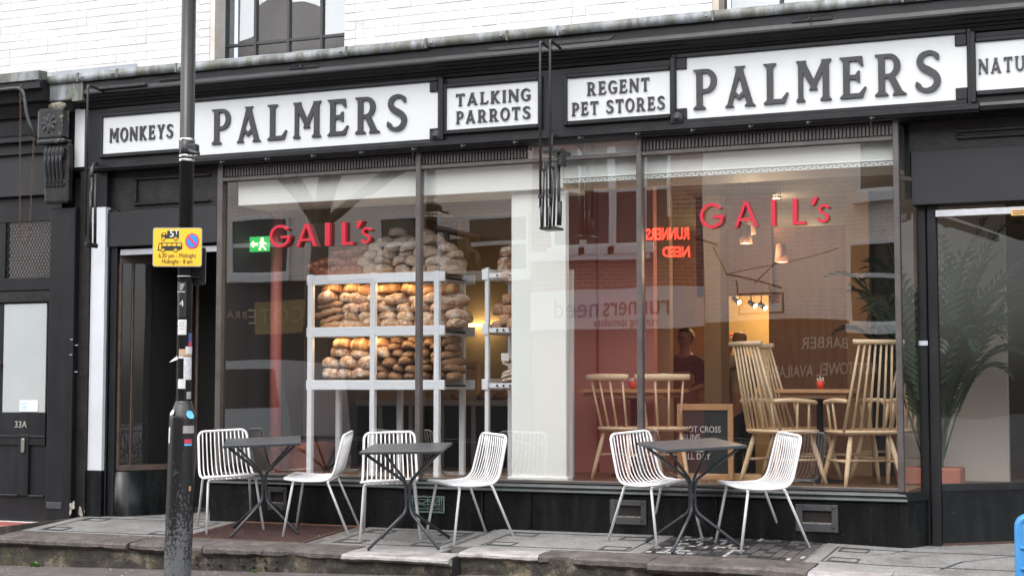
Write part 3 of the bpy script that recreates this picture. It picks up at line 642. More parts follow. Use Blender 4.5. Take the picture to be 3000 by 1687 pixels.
for xx in (X(1298, 300), X(1975, 250), X(2852, 200)): bx('fascia_pilaster', xx-.018, xx+.018, FY-.045, FY-.001, 3.10, 3.61, black_paint, B, .005)

# ------------------------------------------------------------------ shop windows
ML = [-1.62, .297, 2.195, 4.145]
ZG0, ZG1, ZT = .372, 2.885, 3.03
front = bx('window_frame', ML[0]-.03, ML[0]+.022, -.045, .02, .36, ZT, bronze, B, .004)
for xx in ML[1:]: bx('mullion', xx-.021, xx+.021, -.05, .02, .36, ZT, bronze, B, .005)
bx('window_head', ML[0]-.03, ML[3]+.03, -.07, .06, ZT+.001, 3.056, bronze, B, .004)
for i in range(3):
    pieces = [(ML[0]+.0225, ML[1]-.0215), (ML[1]+.0215, ML[2]-.0215), (ML[2]+.0215, ML[3]-.0215)]
for i, (a, b) in enumerate(pieces):
    zt = ZG1
    p = mesh('shop_window_pane', [(a, 0, ZG0), (b, 0, ZG0), (b, 0, zt), (a, 0, zt)], [(0, 1, 2, 3)], glass, B)
    bx('transom', a, b, -.042, .018, zt+.001, zt+.034, bronze, B, .004)
    bx('bottom_bead', a, b, -.03, .012, ZG0-.012, ZG0+.012, bronze, B, .003)
    if 1:
        if i == 1: mesh('transom_pane', [(1.25, 0, zt+.035), (b, 0, zt+.035), (b, 0, ZT), (1.25, 0, ZT)], [(0, 1, 2, 3)], glass, B); b = 1.249
        g = bx('vent_backing', a, b, .004, .016, zt+.035, ZT, grille_m, B)
        bm = bmesh.new(); n = int((b-a)/.028)
        for k in range(n):
            xx = a+(b-a)*(k+.5)/n; bm_box(bm, xx-.0085, xx+.0085, -.018, .003, zt+.045, ZT-.03)
        tag(from_bm('vent_ribs', bm, bronze, g), kind='stuff'); bx('vent_rail', a, b, -.022, .003, ZT-.029, ZT-.016, grille_m, g)
for xp in (652, 783, 918, 1060, 1213, 1357, 1510, 1700, 1868, 2030, 2200, 2370, 2556):
    xx, zz = S(xp, 470, -.15); o = tube('awning_hook', fillet([(xx+.06, -.07, 3.045), (xx+.03, -.12, 3.05), (xx, -.165, 3.03)], .02, 3), .006, iron, B, 6)
    lathe('hook_end', [(.0001, -.014), (.013, -.012), (.014, .01), (.0001, .014)], iron, o, 8, (xx, -.168, 3.03))
    if xp in (1213, 1868, 2556): tube('loose_wire', [(xx, -.168, 3.02), (xx-.006, -.165, 2.98), (xx+.004, -.166, 2.92 if xp == 2556 else 2.95)], .0018, iron, o, 5)
# sill and polished granite stall riser
green_sill = mat('worn_green_sill', (.035, .045, .044), .4, c2=(.018, .02, .021), vs=6, world=True)
run('window_sill', ML[0]-.06, ML[3]+.05, [(.03, .362), (-.055, .352), (-.075, .345), (-.08, .333), (-.068, .328), (-.066, .318), (-.085, .312), (-.09, .298), (-.075, .288), (.03, .288)], green_sill, B)
RY = -.06
riser = bx('stall_riser', ML[0]-.06, .884, RY, .03, -.12, .287, granite, B, .008)
bx('granite_slab', .889, 1.302, RY+.012, .03, -.12, .287, granite, riser, .006)
bx('granite_slab', 1.307, 2.80, RY, .03, -.12, .287, granite, riser, .008)
bx('granite_slab', 2.805, 4.19, RY-.001, .03, -.12, .287, granite, riser, .008)
vent_b = mat('cast_iron_vent', (.045, .047, .052), .5, .3, c2=(.06, .06, .062), vs=14, bs=50, bstr=.3)
copper = mat('verdigris_copper', (.12, .2, .18), .6, .3, c2=(.09, .13, .12), vs=20)
vent_black = mat('vent_shade_black', (.006, .005, .0045), .9, c2=(.014, .009, .007), vs=25)  # near-black plate colour paints the shade inside vent openings; screws share it
def vent(px0, px1, py0, py1, m, lattice=False):
    x0, z1 = S(px0, py0, RY); x1, z0 = S(px1, py1, RY)
    if lattice:
        v = bx('air_vent', x0, x1, RY-.004, RY-.0012, z0, z1, vent_black, riser)
        t = .012
        for q in ((x0, x0+t, z0, z1), (x1-t, x1, z0, z1), (x0+t, x1-t, z0, z0+t), (x0+t, x1-t, z1-t, z1)): bx('vent_frame', q[0], q[1], RY-.014, RY-.001, q[2], q[3], m, v)
        w_, h_ = x1-x0, z1-z0; c = lambda a, b: (x0+w_*a, RY-.01, z0+h_*b)
        for a, b in (((.09, .1), (.09, .9)), ((.15, .1), (.15, .9)), ((.85, .1), (.85, .9)), ((.91, .1), (.91, .9)), ((.52, .1), (.52, .9)), ((.06, .22), (.94, .22)), ((.06, .78), (.94, .78)), ((.15, .25), (.52, .75)), ((.15, .75), (.52, .25)), ((.52, .25), (.85, .75)), ((.52, .75), (.85, .25)), ((.15, .5), (.85, .5))):
            tube('vent_bar', [c(*a), c(*b)], .0035, m, v, 5)
    else:
        v = bx('air_vent', x0+.02, x1-.02, RY-.004, RY-.0012, z0+.02, z1-.02, vent_black, riser)
        w_, h_ = (x1-x0), (z1-z0); a0, a1, b0, b1 = x0+w_*.16, x1-w_*.15, z0+h_*.3, z1-h_*.23
        for q in ((x0, a0, z0, z1), (a1, x1, z0, z1), (a0, a1, z0, b0), (a0, a1, b1, z1)): bx('vent_frame', q[0], q[1], RY-.022, RY-.001, q[2], q[3], m, v, .003)
        bx('vent_ledge', a0, a1, RY-.02, RY-.004, b0+.0005, b0+.008, mat('pale_grit', (.25, .24, .22), .9, c2=(.08, .07, .06), vs=40), v)
        for a, b in ((a1+w_*.05, b1+h_*.1), (a1+w_*.05, b0-h_*.14)): lathe('screw', [(.0001, 0), (.008, 0), (.006, .004), (.0001, .004)], vent_black, v, 8).matrix_basis = Matrix.Translation((a, RY-.022, b)) @ Matrix.Rotation(R(90), 4, 'X')
vent(788, 842, 1424, 1494, vent_b); vent(1202, 1304, 1450, 1502, copper, True); vent(1789, 1896, 1462, 1537, vent_b); vent(2332, 2457, 1475, 1559, vent_b)
# right corner: splayed return glass and riser
def quadwall(name, p0, p1, z0, z1, m, parent, th=.03):
    a, b = Vector(p0), Vector(p1); n = Vector(((b-a).y, -(b-a).x)).normalized()*th
    pts = [a, b, b-n, a-n]; vs = [(p.x, p.y, z) for z in (z0, z1) for p in pts]
    return mesh(name, vs, [(3, 2, 1, 0), (4, 5, 6, 7), (0, 1, 5, 4), (1, 2, 6, 5), (2, 3, 7, 6), (3, 0, 4, 7)], m, parent)
r0, r1 = (4.195, RY+.004), (4.30, .18)
quadwall('return_riser', r0, r1, -.12, .30, granite, B, .05); quadwall('return_sill', (4.20, -.085), (4.31, .16), .301, .362, black_paint, B, .07)
mesh('return_pane', [(4.168, .004, .363), (4.285, .2, .363), (4.285, .2, 2.93), (4.168, .004, 2.93)], [(0, 1, 2, 3)], glass_dim, B)
quadwall('return_transom', (4.168, -.006), (4.285, .19), 2.60, 2.63, bronze, B, .02)
px0, px1 = S(2690, 900, .2)[0], S(2748, 900, .2)[0]
bx('door_post', px0, (px0+px1)/2-.004, .18, .26, -.06, 2.62, black_paint, B, .006); bx('door_post', (px0+px1)/2+.004, px1, .17, .26, -.06, 2.62, black_paint, B, .006)
bx('door_beam', 4.23, 7.5, .10, .3, S(2700, 600, .1)[1], S(2700, 442, .1)[1], dark_beam, B, .004)
bz = S(2700, 442, .1)[1]
bx('panel_board', 4.215, 7.5, .13, .3, bz+.002, 3.034, old_paint, B)
for q in ((4.55, 7.3, bz+.07, bz+.095), (4.55, 7.3, 3.034-.10, 3.034-.075), (4.55, 4.575, bz+.0955, 3.034-.1005)): bx('panel_mould', q[0], q[1], .105, .129, q[2], q[3], old_paint, B, .006)
bx('soffit', 4.17, 7.5, .061, .6, 3.036, 3.058, old_paint, B); bx('soffit_back', 4.15, 7.5, .301, .34, 2.5, 3.035, dark_wall, B)
# splayed entrance window on the right
e0, e1 = (px1+.004, .22), (5.12, .86)
quadwall('entrance_riser', e0, e1, -.1, .36, granite, B, .05); quadwall('entrance_rail', (e0[0], e0[1]-.012), (e1[0]+.01, e1[1]-.012), .361, .41, black_paint, B, .07)
mesh('entrance_pane', [(*e0, .41), (*e1, .41), (*e1, 2.47), (*e0, 2.47)], [(0, 1, 2, 3)], glass_dim, B)
quadwall('entrance_head', (e0[0], e0[1]-.01), (e1[0], e1[1]-.01), 2.471, 2.62, black_paint, B, .06)
quadwall('rust_strip', (e0[0], e0[1]-.02), (e1[0], e1[1]-.02), -.05, -.012, mat('rusty_strip', (.07, .04, .028), .8, c2=(.04, .025, .02), vs=20), B, .012)
bx('shutter_bar', px1+.004, 6.5, .12, .16, S(2760, 636, .14)[1], S(2760, 616, .14)[1], mat('galvanised_steel', (.5, .52, .54), .45, .6, c2=(.4, .41, .42), vs=10), B, .003)
stk = mat('amber_label', (.62, .36, .12), .6)
lx, lz = S(2962, 615, .118); lb = bx('shutter_label', lx, lx+.14, .116, .1195, lz-.042, lz, stk, B)
for k in range(3): bx('label_line', lx+.01, lx+.12-.02*k, .1148, .1158, lz-.012-.012*k, lz-.007-.012*k, mat('label_ink', (.05, .03, .02), .6), lb)
bx('entrance_post', 5.12, 5.20, .82, .92, -.06, 2.62, black_paint, B, .005)
dr = bx('right_door', 5.20, 6.3, .95, 1.0, -.03, 2.6, old_paint, B); 
for q in ((5.3, 6.2, .15, .9), (5.3, 6.2, 1.1, 2.4)): bx('door_panel', q[0], q[1], .93, .949, q[2], q[3], black_paint, dr, .01)
bx('sticker_pair', *sorted((S(2692, 1000, .168)[0], S(2718, 1000, .168)[0])), .166, .1695, S(2700, 1012, .168)[1], S(2700, 998, .168)[1], mat('foil_sticker', (.6, .65, .72), .3, .5), B)
# left entrance: posts, beam, splayed side window, dark doors
bl = S(330, 700, 0)[0]
bx('door_post', -2.86, -2.80, -.03, .1, -.05, 2.70, black_paint, B, .006); bx('door_post', -2.79, -2.725, -.015, .1, -.05, 2.70, black_paint, B, .006)
bx('door_beam', S(310, 700, -.03)[0], ML[0]-.032, -.04, .1, S(500, 716, -.04)[1], S(500, 612, -.04)[1], dark_beam, B, .006)
bz = S(500, 612, -.04)[1]
bx('panel_board', -2.9, ML[0]-.032, .005, .1, bz+.002, 3.034, old_paint, B)
for q in ((-2.55, -1.75, bz+.05, bz+.075), (-2.55, -1.75, 2.95, 2.975), (-2.55, -2.525, bz+.0755, 2.9495)): bx('panel_mould', q[0], q[1], -.02, .004, q[2], q[3], black_paint, B, .006)
zb = S(500, 716, -.04)[1]
bx('shutter_bar', -2.70, ML[0]-.04, .0, .05, zb-.075, zb-.022, bpy.data.materials['galvanised_steel'], B, .003)
g0, g1 = (-2.715, .02), (-2.30, .62)
rp = [(-2.73, .0), (-2.68, .0), (-2.64, .02)]+[(-2.60+.3*t, .06+.56*t) for t in (0, .25, .5, .75, 1)]
vs = []; fs = []
for i, (a, b) in enumerate(rp): vs += [(a, b, -.08), (a, b, .36), (a-.06, b+.05, .37)]
for i in range(len(rp)-1): k = i*3; fs += [(k, k+3, k+4, k+1), (k+1, k+4, k+5, k+2)]
mesh('entrance_riser', vs, fs, granite, B, True)
brown = mat('worn_brown_frame', (.09, .06, .045), .5, c2=(.05, .035, .03), vs=12)
for k, (t, wv) in enumerate(((0, .03), (.16, .014), (1, .03))):
    a, b = g0[0]+(g1[0]-g0[0])*t, g0[1]+(g1[1]-g0[1])*t; bx('side_window_bar', a-wv/2, a+wv/2, b, b+.03, .37, 2.22, brown, B, .003)
quadwall('side_window_head', g0, g1, 2.22, 2.30, brown, B, .04); quadwall('side_window_foot', (g0[0]+.01, g0[1]), (g1[0]+.01, g1[1]), .37, .42, brown, B, .04)
mesh('side_window_pane', [(g0[0], g0[1]+.02, .42), (g1[0], g1[1]+.02, .42), (g1[0], g1[1]+.02, 2.22), (g0[0], g0[1]+.02, 2.22)], [(0, 1, 2, 3)], glass_dim, B)
ld = bx('left_door', -2.32, -1.66, 1.18, 1.23, -.03, 2.4, old_paint, B)
mesh('door_pane', [(-2.22, 1.175, .9), (-1.76, 1.175, .9), (-1.76, 1.175, 2.25), (-2.22, 1.175, 2.25)], [(0, 1, 2, 3)], glass_dim, ld)
bx('door_backing', -2.2, -1.78, 1.1765, 1.1795, .92, 2.23, dark_wall, ld)
bx('door_head', -3.1, -1.655, 1.0, 1.35, 2.4, 3.03, dark_wall, B); bx('recess_ceiling', -2.9, -1.655, .1, 1.0, 2.62, 2.68, mat('recess_board', (.1, .085, .075), .7), B)
bx('recess_wall', -1.655, -1.60, .03, 1.35, -.05, 3.03, dark_wall, B); bx('recess_side', -3.1, -2.32, 1.18, 1.3, -.05, 2.4, dark_wall, B)
bx('recess_side', -3.3, -2.75, .11, 1.17, -.05, 3.03, dark_wall, B)
# white and black pilasters left of the entrance
PX0, PX1 = S(262, 1000, -.07)[0], S(303, 1000, -.07)[0]
bx('white_pilaster', PX0, PX1, -.07, .05, S(290, 1378, -.07)[1], S(300, 607, -.07)[1], white_strip, B, .003)
bx('pilaster_block', PX0-.015, PX1+.004, -.08, .05, -.05, S(290, 1378, -.07)[1]-.003, granite, B, .006)
bx('pilaster_block', PX0, PX1, -.06, .05, S(300, 607, -.07)[1]+.002, 3.034, black_paint, B, .004)
chipped = scuffed('chipped_pilaster_paint', (.022, .023, .025), (.3, .28, .25), 30, .985)
QX0, QX1 = S(140, 1000, -.16)[0], S(213, 1000, -.16)[0]
pil = bx('black_pilaster', QX0, QX1, -.16, .05, -.2, 2.72, black_paint, B, .008)
bx('pilaster_return', QX1+.001, PX0-.003, -.10, .05, -.1, 3.05, old_paint, B, .005)
dmg = mat('broken_plaster', (.45, .42, .38), .9, c2=(.16, .14, .12), vs=30, bs=40, bstr=1)
for k, (a, b, s) in enumerate([(190, 1455, .055), (195, 1490, .075), (165, 1497, .05), (210, 1480, .04), (222, 1500, .05), (186, 1435, .03)]):
    xx, zz = S(a, b, -.17); bm = bmesh.new(); bmesh.ops.create_icosphere(bm, subdivisions=2, radius=s)
    for v in bm.verts: v.co = Vector((v.co.x*.5, v.co.y*.12, v.co.z*(.9+.5*noise.noise((k, 1, 2)))))*(1+.9*noise.noise(v.co*38+Vector((k, 0, 0)))); v.co += Vector((xx, -.15 if a < 213 else -.098, zz))
    from_bm('broken_plaster', bm, dmg, pil)
bx('plinth_repair', S(135, 1480, -.165)[0], S(180, 1480, -.165)[0], -.168, -.1605, S(150, 1480, -.165)[1]-.03, S(150, 1470, -.165)[1], vent_b, pil, .004)
for a, b in ((205, 995), (220, 1012), (203, 1040), (218, 1090)):
    xx, zz = S(a, b, -.163); bx('paint_scratch', xx, xx+.03, -.1625, -.1605, zz, zz+.007, mat('scratch', (.35, .35, .36), .7), pil)
# ------------------------------------------------------------------ console bracket
cb = bx('console_bracket', S(108, 400, -.4)[0], S(182, 400, -.4)[0], -.40, -.02, S(150, 408, -.4)[1], S(150, 318, -.4)[1], old_paint, B, .02)
cx0, cx1 = S(108, 400, -.4)[0], S(182, 400, -.4)[0]; cz0, cz1 = S(150, 408, -.4)[1], S(150, 318, -.4)[1]
for k in range(8):
    a = k*math.pi/4; cxm, czm = (cx0+cx1)/2-.01, (cz0+cz1)/2; bm = bmesh.new(); bmesh.ops.create_icosphere(bm, subdivisions=2, radius=1)
    for v in bm.verts:
        q = Vector((v.co.x*.05, v.co.y*.018, v.co.z*.02)); q = Vector((q.x*math.cos(a)-q.z*math.sin(a), q.y, q.x*math.sin(a)+q.z*math.cos(a)))
        v.co = q+Vector((cxm+.045*math.cos(a), -.405, czm+.045*math.sin(a)))
    from_bm('carved_leaf', bm, old_paint, cb, True)
bm = bmesh.new(); bmesh.ops.create_icosphere(bm, subdivisions=3, radius=1)
for v in bm.verts: v.co = Vector((cx0+.06+(cx1-cx0)*.5+v.co.x*.1, -.30+v.co.y*.09, cz1+.02+v.co.z*.035+noise.noise(v.co*5)*.02))
from_bm('broken_cap', bm, mat('bare_stone', (.34, .31, .23), .9, c2=(.08, .075, .06), vs=16, bs=30, bstr=1), cb)
bx('bracket_moulding', cx0-.005, cx1+.03, -.41, -.02, cz0-.04, cz0-.004, old_paint, cb, .012)
bx('bracket_body', cx0+.06, cx1+.05, -.25, -.02, S(150, 600, -.3)[1], cz0-.041, old_paint, cb, .02)
def scroll(zc, r, y, x0, x1):
    pts = []
    for k in range(5):
        xx = x0+(x1-x0)*(k+.5)/5; w_ = (x1-x0)/5*.46
        bm = bmesh.new(); bm_lathe(bm, [(r*.82, -w_), (r, -w_*.5), (r, w_*.5), (r*.82, w_)], 18)
        for v in bm.verts: v.co = Vector((xx+v.co.z, y+v.co.x, zc+v.co.y))
        from_bm('scroll_reed', bm, black_paint, cb, True)
    tube('volute', [(x1+.004, y+r*.75*(1-k/26)*math.cos(k*.55), zc+r*.75*(1-k/26)*math.sin(k*.55)) for k in range(26)], .008, black_paint, cb, 6)
sx0, sx1 = cx0+.07, cx0+.07+(cx1-cx0)*.75
z_a, z_b = S(150, 455, -.35)[1], S(150, 545, -.28)[1]
scroll(z_a, .062, -.33, sx0, sx1); scroll(z_b, .04, -.24, sx0, sx1)
for k in range(5):
    xx = sx0+(sx1-sx0)*(k+.5)/5; tube('scroll_reed', [(xx, -.385, z_a-.02), (xx, -.37, z_a-.08), (xx, -.31, z_a-.17), (xx, -.27, z_b+.035), (xx, -.275, z_b)], .016, black_paint, cb, 7)
lz0 = S(170, 225, -.4)[1]
bx('lead_apron', cx0-.01+.05, cx1+.10, -.40, -.02, cz1+.06, 3.80, lead_mat('dark_lead', .75), cb, .015)
bx('lead_corner', cx1+.101, S(243, 270, -.4)[0], -.41, -.05, 3.62, 3.80, lead_mat('dark_lead_b', 1.0), cb, .004)
for o in [cb]+list(cb.children):            # the console stands shallow on the pilaster face
    for v in o.data.vertices: v.co = Vector((v.co.x-.115, -.163+(v.co.y+.02)*.26, 1.09+(v.co.z-1.09)*1.0145))
weath = scuffed('weathered_console_paint', (.016, .016, .0165), (.17, .15, .11), 22, .90)
for o in cb.children:
    if o.name.startswith(('bracket_moulding', 'carved_leaf')): o.data.materials[0] = weath
cb.data.materials[0] = weath
# ------------------------------------------------------------------ awning brackets
def awning(xc, y0, rods, zt, zb, parts):
    o = None
    for k, (xx, z1, z0) in enumerate(rods):
        t = tube('awning_bracket' if k == 0 else 'rod', fillet([(xx, CY+.03, z1-.02), (xx, y0, z1), (xx, y0, z0)], .02, 3), .0105, iron, B if o is None else o, 7)
        if o is None: o = t
    for q in parts: tube('folding_arm', [S3(*p) for p in q[:-1]], q[-1]*.85, iron, o, 6)
    return o
def S3(x, y, Y): a, b = S(x, y, Y); return (a, Y, b)
r1 = [(S(1583, 300, -.46)[0], S(1583, 122, -.46)[1], S(1580, 610, -.46)[1]), (S(1612, 300, -.46)[0], S(1612, 118, -.46)[1], S(1608, 610, -.46)[1])]
ab = awning(0, -.46, r1, 0, 0, [[(1594, 475, -.40), (1590, 660, -.40), .011], [(1601, 475, -.38), (1603, 665, -.38), .011], [(1622, 480, -.40), (1612, 660, -.42), .012], [(1629, 470, -.36), (1622, 665, -.36), .012], [(1637, 470, -.3), (1637, 660, -.3), .016], [(1640, 590, -.3), (1638, 660, -.3), .024], [(1586, 605, -.46), (1588, 665, -.45), .016], [(1611, 605, -.46), (1612, 668, -.45), .016]])
a, b = S3(1582, 662, -.44), S3(1645, 674, -.3); bx('bracket_foot', a[0], b[0]+.02, -.46, -.30, a[2]-.03, a[2]-.008, iron, ab, .006)
a = S3(1598, 440, -.35); bx('bracket_head', a[0], S(1645, 440, -.35)[0], -.40, -.14, a[2]-.03, a[2], iron, ab, .006); bx('bracket_head', S(1632, 460, -.35)[0], S(1646, 460, -.35)[0], -.36, -.25, S(1640, 485, -.35)[1], S(1640, 435, -.35)[1], iron, ab, .006)
tube('curved_strap', fillet([S3(1630, 400, -.16), S3(1618, 395, -.3), S3(1616, 420, -.38), S3(1616, 440, -.38)], .05, 4), .012, iron, ab, 6)
for q in ((1583, 576, -.47), (1613, 576, -.47), (1593, 497, -.41), (1620, 490, -.41)): a = S3(*q); bx('bracket_bolt', a[0]-.018, a[0]+.018, a[1]-.009, a[1]+.009, a[2]-.01, a[2]+.01, iron, ab, .003)
r2 = [(S(257, 300, -.46)[0], S(257, 250, -.46)[1], S(252, 690, -.46)[1])]
ab2 = awning(0, -.46, r2, 0, 0, [[(270, 520, -.36), (262, 700, -.40), .014], [(280, 510, -.3), (278, 715, -.3), .016], [(268, 490, -.3), (272, 560, -.3), .022], [(265, 560, -.38), (266, 715, -.38), .012]])
a = S3(252, 720, -.42); bx('bracket_foot', a[0], S(285, 720, -.3)[0], -.45, -.28, a[2]-.012, a[2]+.03, iron, ab2, .01)
tube('curved_strap', fillet([S3(283, 478, -.13), S3(274, 480, -.3), S3(270, 500, -.34), S3(268, 520, -.34)], .05, 4), .014, iron, ab2, 6)
bx('cornice_conduit', S(262, 250, -.4)[0], S(400, 245, -.4)[0], CY-.012, CY+.02, 3.733, 3.765, iron, ab2, .008)

bx('upper_floor', -6, 9, WY+.0, 12.3, 3.062, 3.25, dark_wall, B); bx('rear_wall', -6, 9, 12.2, 12.4, -.1, 7, dark_wall, B); bx('roof', -12, 12, WY+.0, 12.4, 9.0, 9.2, dark_wall, B)
# ================================================================== NEIGHBOUR, number 33A
NB = thing('neighbour_shopfront', 'black panelled doorway numbered 33A with wire mesh fanlight at left edge', 'shopfront', (-3.9, 0, -.2))
NX1 = QX0-.004
Sx = lambda x, Y=0: S(x, 900, Y)[0]
SZ = lambda y, Y=0, x=60: S(x, y, Y)[1]
run('lead_capping', -7, cx0+.02, [(-.30, SZ(208, -.42)), (-.42, SZ(212, -.42)), (-.425, SZ(238, -.42)), (-.40, SZ(240, -.42)), (-.3, SZ(230, -.42))], lead_edge, NB)
run('cornice', -7, cx0+.02, [(.05, SZ(242, -.4)), (-.40, SZ(242, -.4)), (-.40, SZ(262, -.4)), (-.35, SZ(268, -.35)), (-.33, SZ(300, -.33)), (-.25, SZ(310, -.25)), (-.2, SZ(345, -.2)), (-.15, SZ(350, -.15)), (-.14, SZ(395, -.14)), (-.17, SZ(402, -.17)), (-.17, SZ(415, -.17)), (-.1, SZ(420, -.1)), (-.1, SZ(452, -.1)), (.05, SZ(455, .05))], black_paint, NB)
tube('awning_rail', fillet([(-7, -.44, SZ(258, -.44)), (S(68, 258, -.44)[0], -.44, SZ(258, -.44)), (S(80, 330, -.44)[0], -.44, S(80, 345, -.44)[1]), (S(105, 400, -.42)[0], -.42, S(105, 405, -.42)[1])], .08, 4), .018, iron, NB, 7)
bx('beam', -7, NX1, -.06, .08, SZ(575, -.06), SZ(453, -.06), dark_beam, NB, .005)
bx('head_panel', -7, NX1, .0, .08, SZ(650), SZ(576, -.06)-.003, black_paint, NB)
fz0, fz1 = SZ(815, .02), SZ(650, .0)-.004
bx('fanlight_frame', -7, Sx(12), .0, .06, fz0, fz1, black_paint, NB); bx('fanlight_bar', -7, NX1, -.02, .06, SZ(852), fz0-.002, black_paint, NB, .006)
bx('fanlight_bar', -7, NX1, -.01, .06, SZ(885), SZ(852)-.002, old_paint, NB, .004)
mesh('fanlight_pane', [(Sx(12), .03, fz0), (NX1, .03, fz0), (NX1, .03, fz1), (Sx(12), .03, fz1)], [(0, 1, 2, 3)], glass, NB)
bx('fanlight_backing', Sx(12), NX1, .10, .12, fz0, fz1, mat('pale_blind', (.52, .47, .43), .8), NB)
bm = bmesh.new(); W_ = NX1-Sx(12); H_ = fz1-fz0; k = -12
for s in (1, -1):
    for i in range(-12, 26):
        x0_ = Sx(12)+i*.034; pts = []
        for t in range(14):
            zz = fz0+H_*t/13; xx = x0_+s*(zz-fz0)*.62*.9+(0 if s > 0 else H_*.0)
            if Sx(12) <= xx <= NX1: pts.append((xx, .012+.002*s, zz))
        if len(pts) > 1: bm_tube(bm, pts, .0024, 4)
tag(from_bm('wire_mesh', bm, iron, NB), kind='stuff')
nd = bx('door', -7, NX1, .02, .07, -.18, SZ(885)-.003, black_paint, NB)
gx0, gx1, gz0, gz1 = Sx(12, .0), Sx(136, .0), SZ(1207), SZ(884)-.02
bx('glazing', gx0, gx1, .006, .0195, gz0, gz1, mat('frosted_door_glass', (.33, .37, .375), .25, c2=(.40, .415, .41), vs=.8), nd)
bx('lower_panel', -6, gx1+.01, .004, .0195, gz0-.30, gz0-.004, black_paint, nd, .004)
bx('paper_notice', Sx(63), Sx(116), .001, .0055, SZ(1205), SZ(1172), mat('pale_paper', (.62, .7, .74), .6), nd)
ink = mat('notice_ink', (.42, .52, .58), .6)
for k in range(6): bx('notice_line', Sx(66), Sx(66)+.09-.012*(k % 3), -.0008, .0008, SZ(1180+k*4), SZ(1180+k*4)+.004, ink, nd)
text('house_number', '33A', .085, Sx(50), .0, SZ(1252), mat('brushed_metal_number', (.6, .57, .52), .35, .7), nd, .004)
lw = SZ(1275)
bx('panel_rail', -6, Sx(62), -.004, .0195, lw-.02, lw, black_paint, nd, .006); bx('panel_rail', Sx(92), gx1+.01, -.004, .0195, lw-.02, lw, black_paint, nd, .006)
bx('panel_stile', Sx(62), Sx(92), -.004, .0195, SZ(1450), lw+.01, black_paint, nd, .006)
lb2 = SZ(1450); bx('panel_rail', -6, Sx(62)-.002, -.006, .0195, lb2-.012, lb2+.006, black_paint, nd, .006); bx('panel_rail', Sx(92)+.002, gx1+.01, -.006, .0195, lb2-.012, lb2+.006, black_paint, nd, .006)
bx('letter_pull', Sx(72), Sx(82), -.02, -.0045, SZ(1325), SZ(1283), mat('dull_brass', (.35, .33, .28), .35, .8), nd, .008)
lathe('door_knob', [(.0001, 0), (.012, 0), (.012, .02), (.026, .03), (.026, .05), (.0001, .06)], bpy.data.materials['brushed_metal_number'], nd, 14).matrix_basis = Matrix.Translation((Sx(0), .018, SZ(1065))) @ Matrix.Rotation(R(90), 4, 'X')
bx('threshold', -7, NX1, -.12, .2, -.3, SZ(1530, -.1), mat('pale_threshold', (.45, .44, .43), .6), NB); bx('red_step', -7, NX1-.0, -.45, -.121, -.4, SZ(1532, -.3)-.01, mat('red_step_paint', (.28, .06, .05), .6, c2=(.2, .07, .06), vs=12), NB, .01)
bx('upper_structure', -7, NX1, .071, .4, -.2, 3.9, dark_wall, NB)
# hanging chain
chn = thing('hanging_chain', 'rusty looped chain hanging from awning rail at the left edge', 'chain', (S(60, 250, -.46)[0], -.46, 3.8))
rust = mat('rusty_chain', (.14, .075, .04), .75, .4, c2=(.09, .06, .045), vs=60)
bm = bmesh.new()
p0, p1 = Vector(S3(60, 248, -.46)), Vector(S3(58, 690, -.46)); q0, q1 = Vector(S3(99, 405, -.45)), Vector(S3(86, 690, -.46))
path = [p0+(p1-p0)*t/44 for t in range(45)]+[Vector(S3(66, 712, -.46)), Vector(S3(72, 718, -.46)), Vector(S3(80, 712, -.46))]+[q1+(q0-q1)*t/30 for t in range(31)]
L = 0; last = path[0]; i = 0
for a, b in zip(path, path[1:]):
    d = (b-a); n = max(1, int(d.length/.026))
    for k in range(n):
        c = a+d*((k+.5)/n); t = d.normalized(); u = Vector((0, 1, 0)) if i % 2 else Vector((1, 0, 0)); u = (u-t*u.dot(t)).normalized()
        bm_tube(bm, [c+t*.018*math.cos(h)+u*.008*math.sin(h) for h in [j*math.pi/4 for j in range(8)]], .0028, 4, True); i += 1
from_bm('links', bm, rust, chn, True)

# ================================================================== SHOP INTERIOR (setting)
FL = .355; CE = 2.95
def st(o): return tag(o, kind='structure')
FM = -.03
st(bx('interior_floor', -1.59, 9, 2.1, 12, FM-.05, FM, mat('main_floor', (.16, .1, .06), .5, c2=(.12, .08, .05), vs=3), None))
st(bx('window_platform', -1.6, 4.16, .04, 2.1, FM-.05, FL, mat('shop_floor', (.20, .12, .07), .45, c2=(.15, .09, .05), vs=3, st=(1, 6, 1)), None))
st(bx('ceiling', -1.6, 9, .56, 12, CE, CE+.05, mat('ceiling_paint', (.20, .185, .165), .8), None))
st(bx('back_wall', -1.6, 9, 12, 12.1, FM, CE, dark_wall, None))
st(bx('side_wall', -1.66, -1.61, 1.36, 12, FM, CE, mat('grey_side_wall', (.16, .15, .145), .8), None))
st(bx('side_wall', 7.2, 7.3, 2.2, 12, FM, CE, dark_wall, None))
st(bx('window_platform', 4.162, 5.3, .95, 2.1, FM-.05, FL, bpy.data.materials['shop_floor'], None))
BY = .055
bulk = st(bx('bulkhead', -1.50, 1.53, BY, .55, S(1225, 575, BY)[1], 3.058, cream, None, .004)); zb2 = S(2200, 508, BY)[1]
bulk2 = st(bx('bulkhead', 1.532, 4.13, BY, .55, zb2, 3.058, cream, None, .004))
bm = bmesh.new()
for k in range(86):
    xx = 1.56+k*.03; bm_box(bm, xx, xx+.017, BY-.004, BY+.0005, zb2+.012+.007*(k % 2), zb2+.017+.007*(k % 2))
tag(from_bm('slot_row', bm, grille_m, bulk2), kind='stuff')
bx('bulkhead_bead', 1.534, 4.128, BY-.01, BY-.0005, zb2+.035, zb2+.045, cream, bulk2, .003)
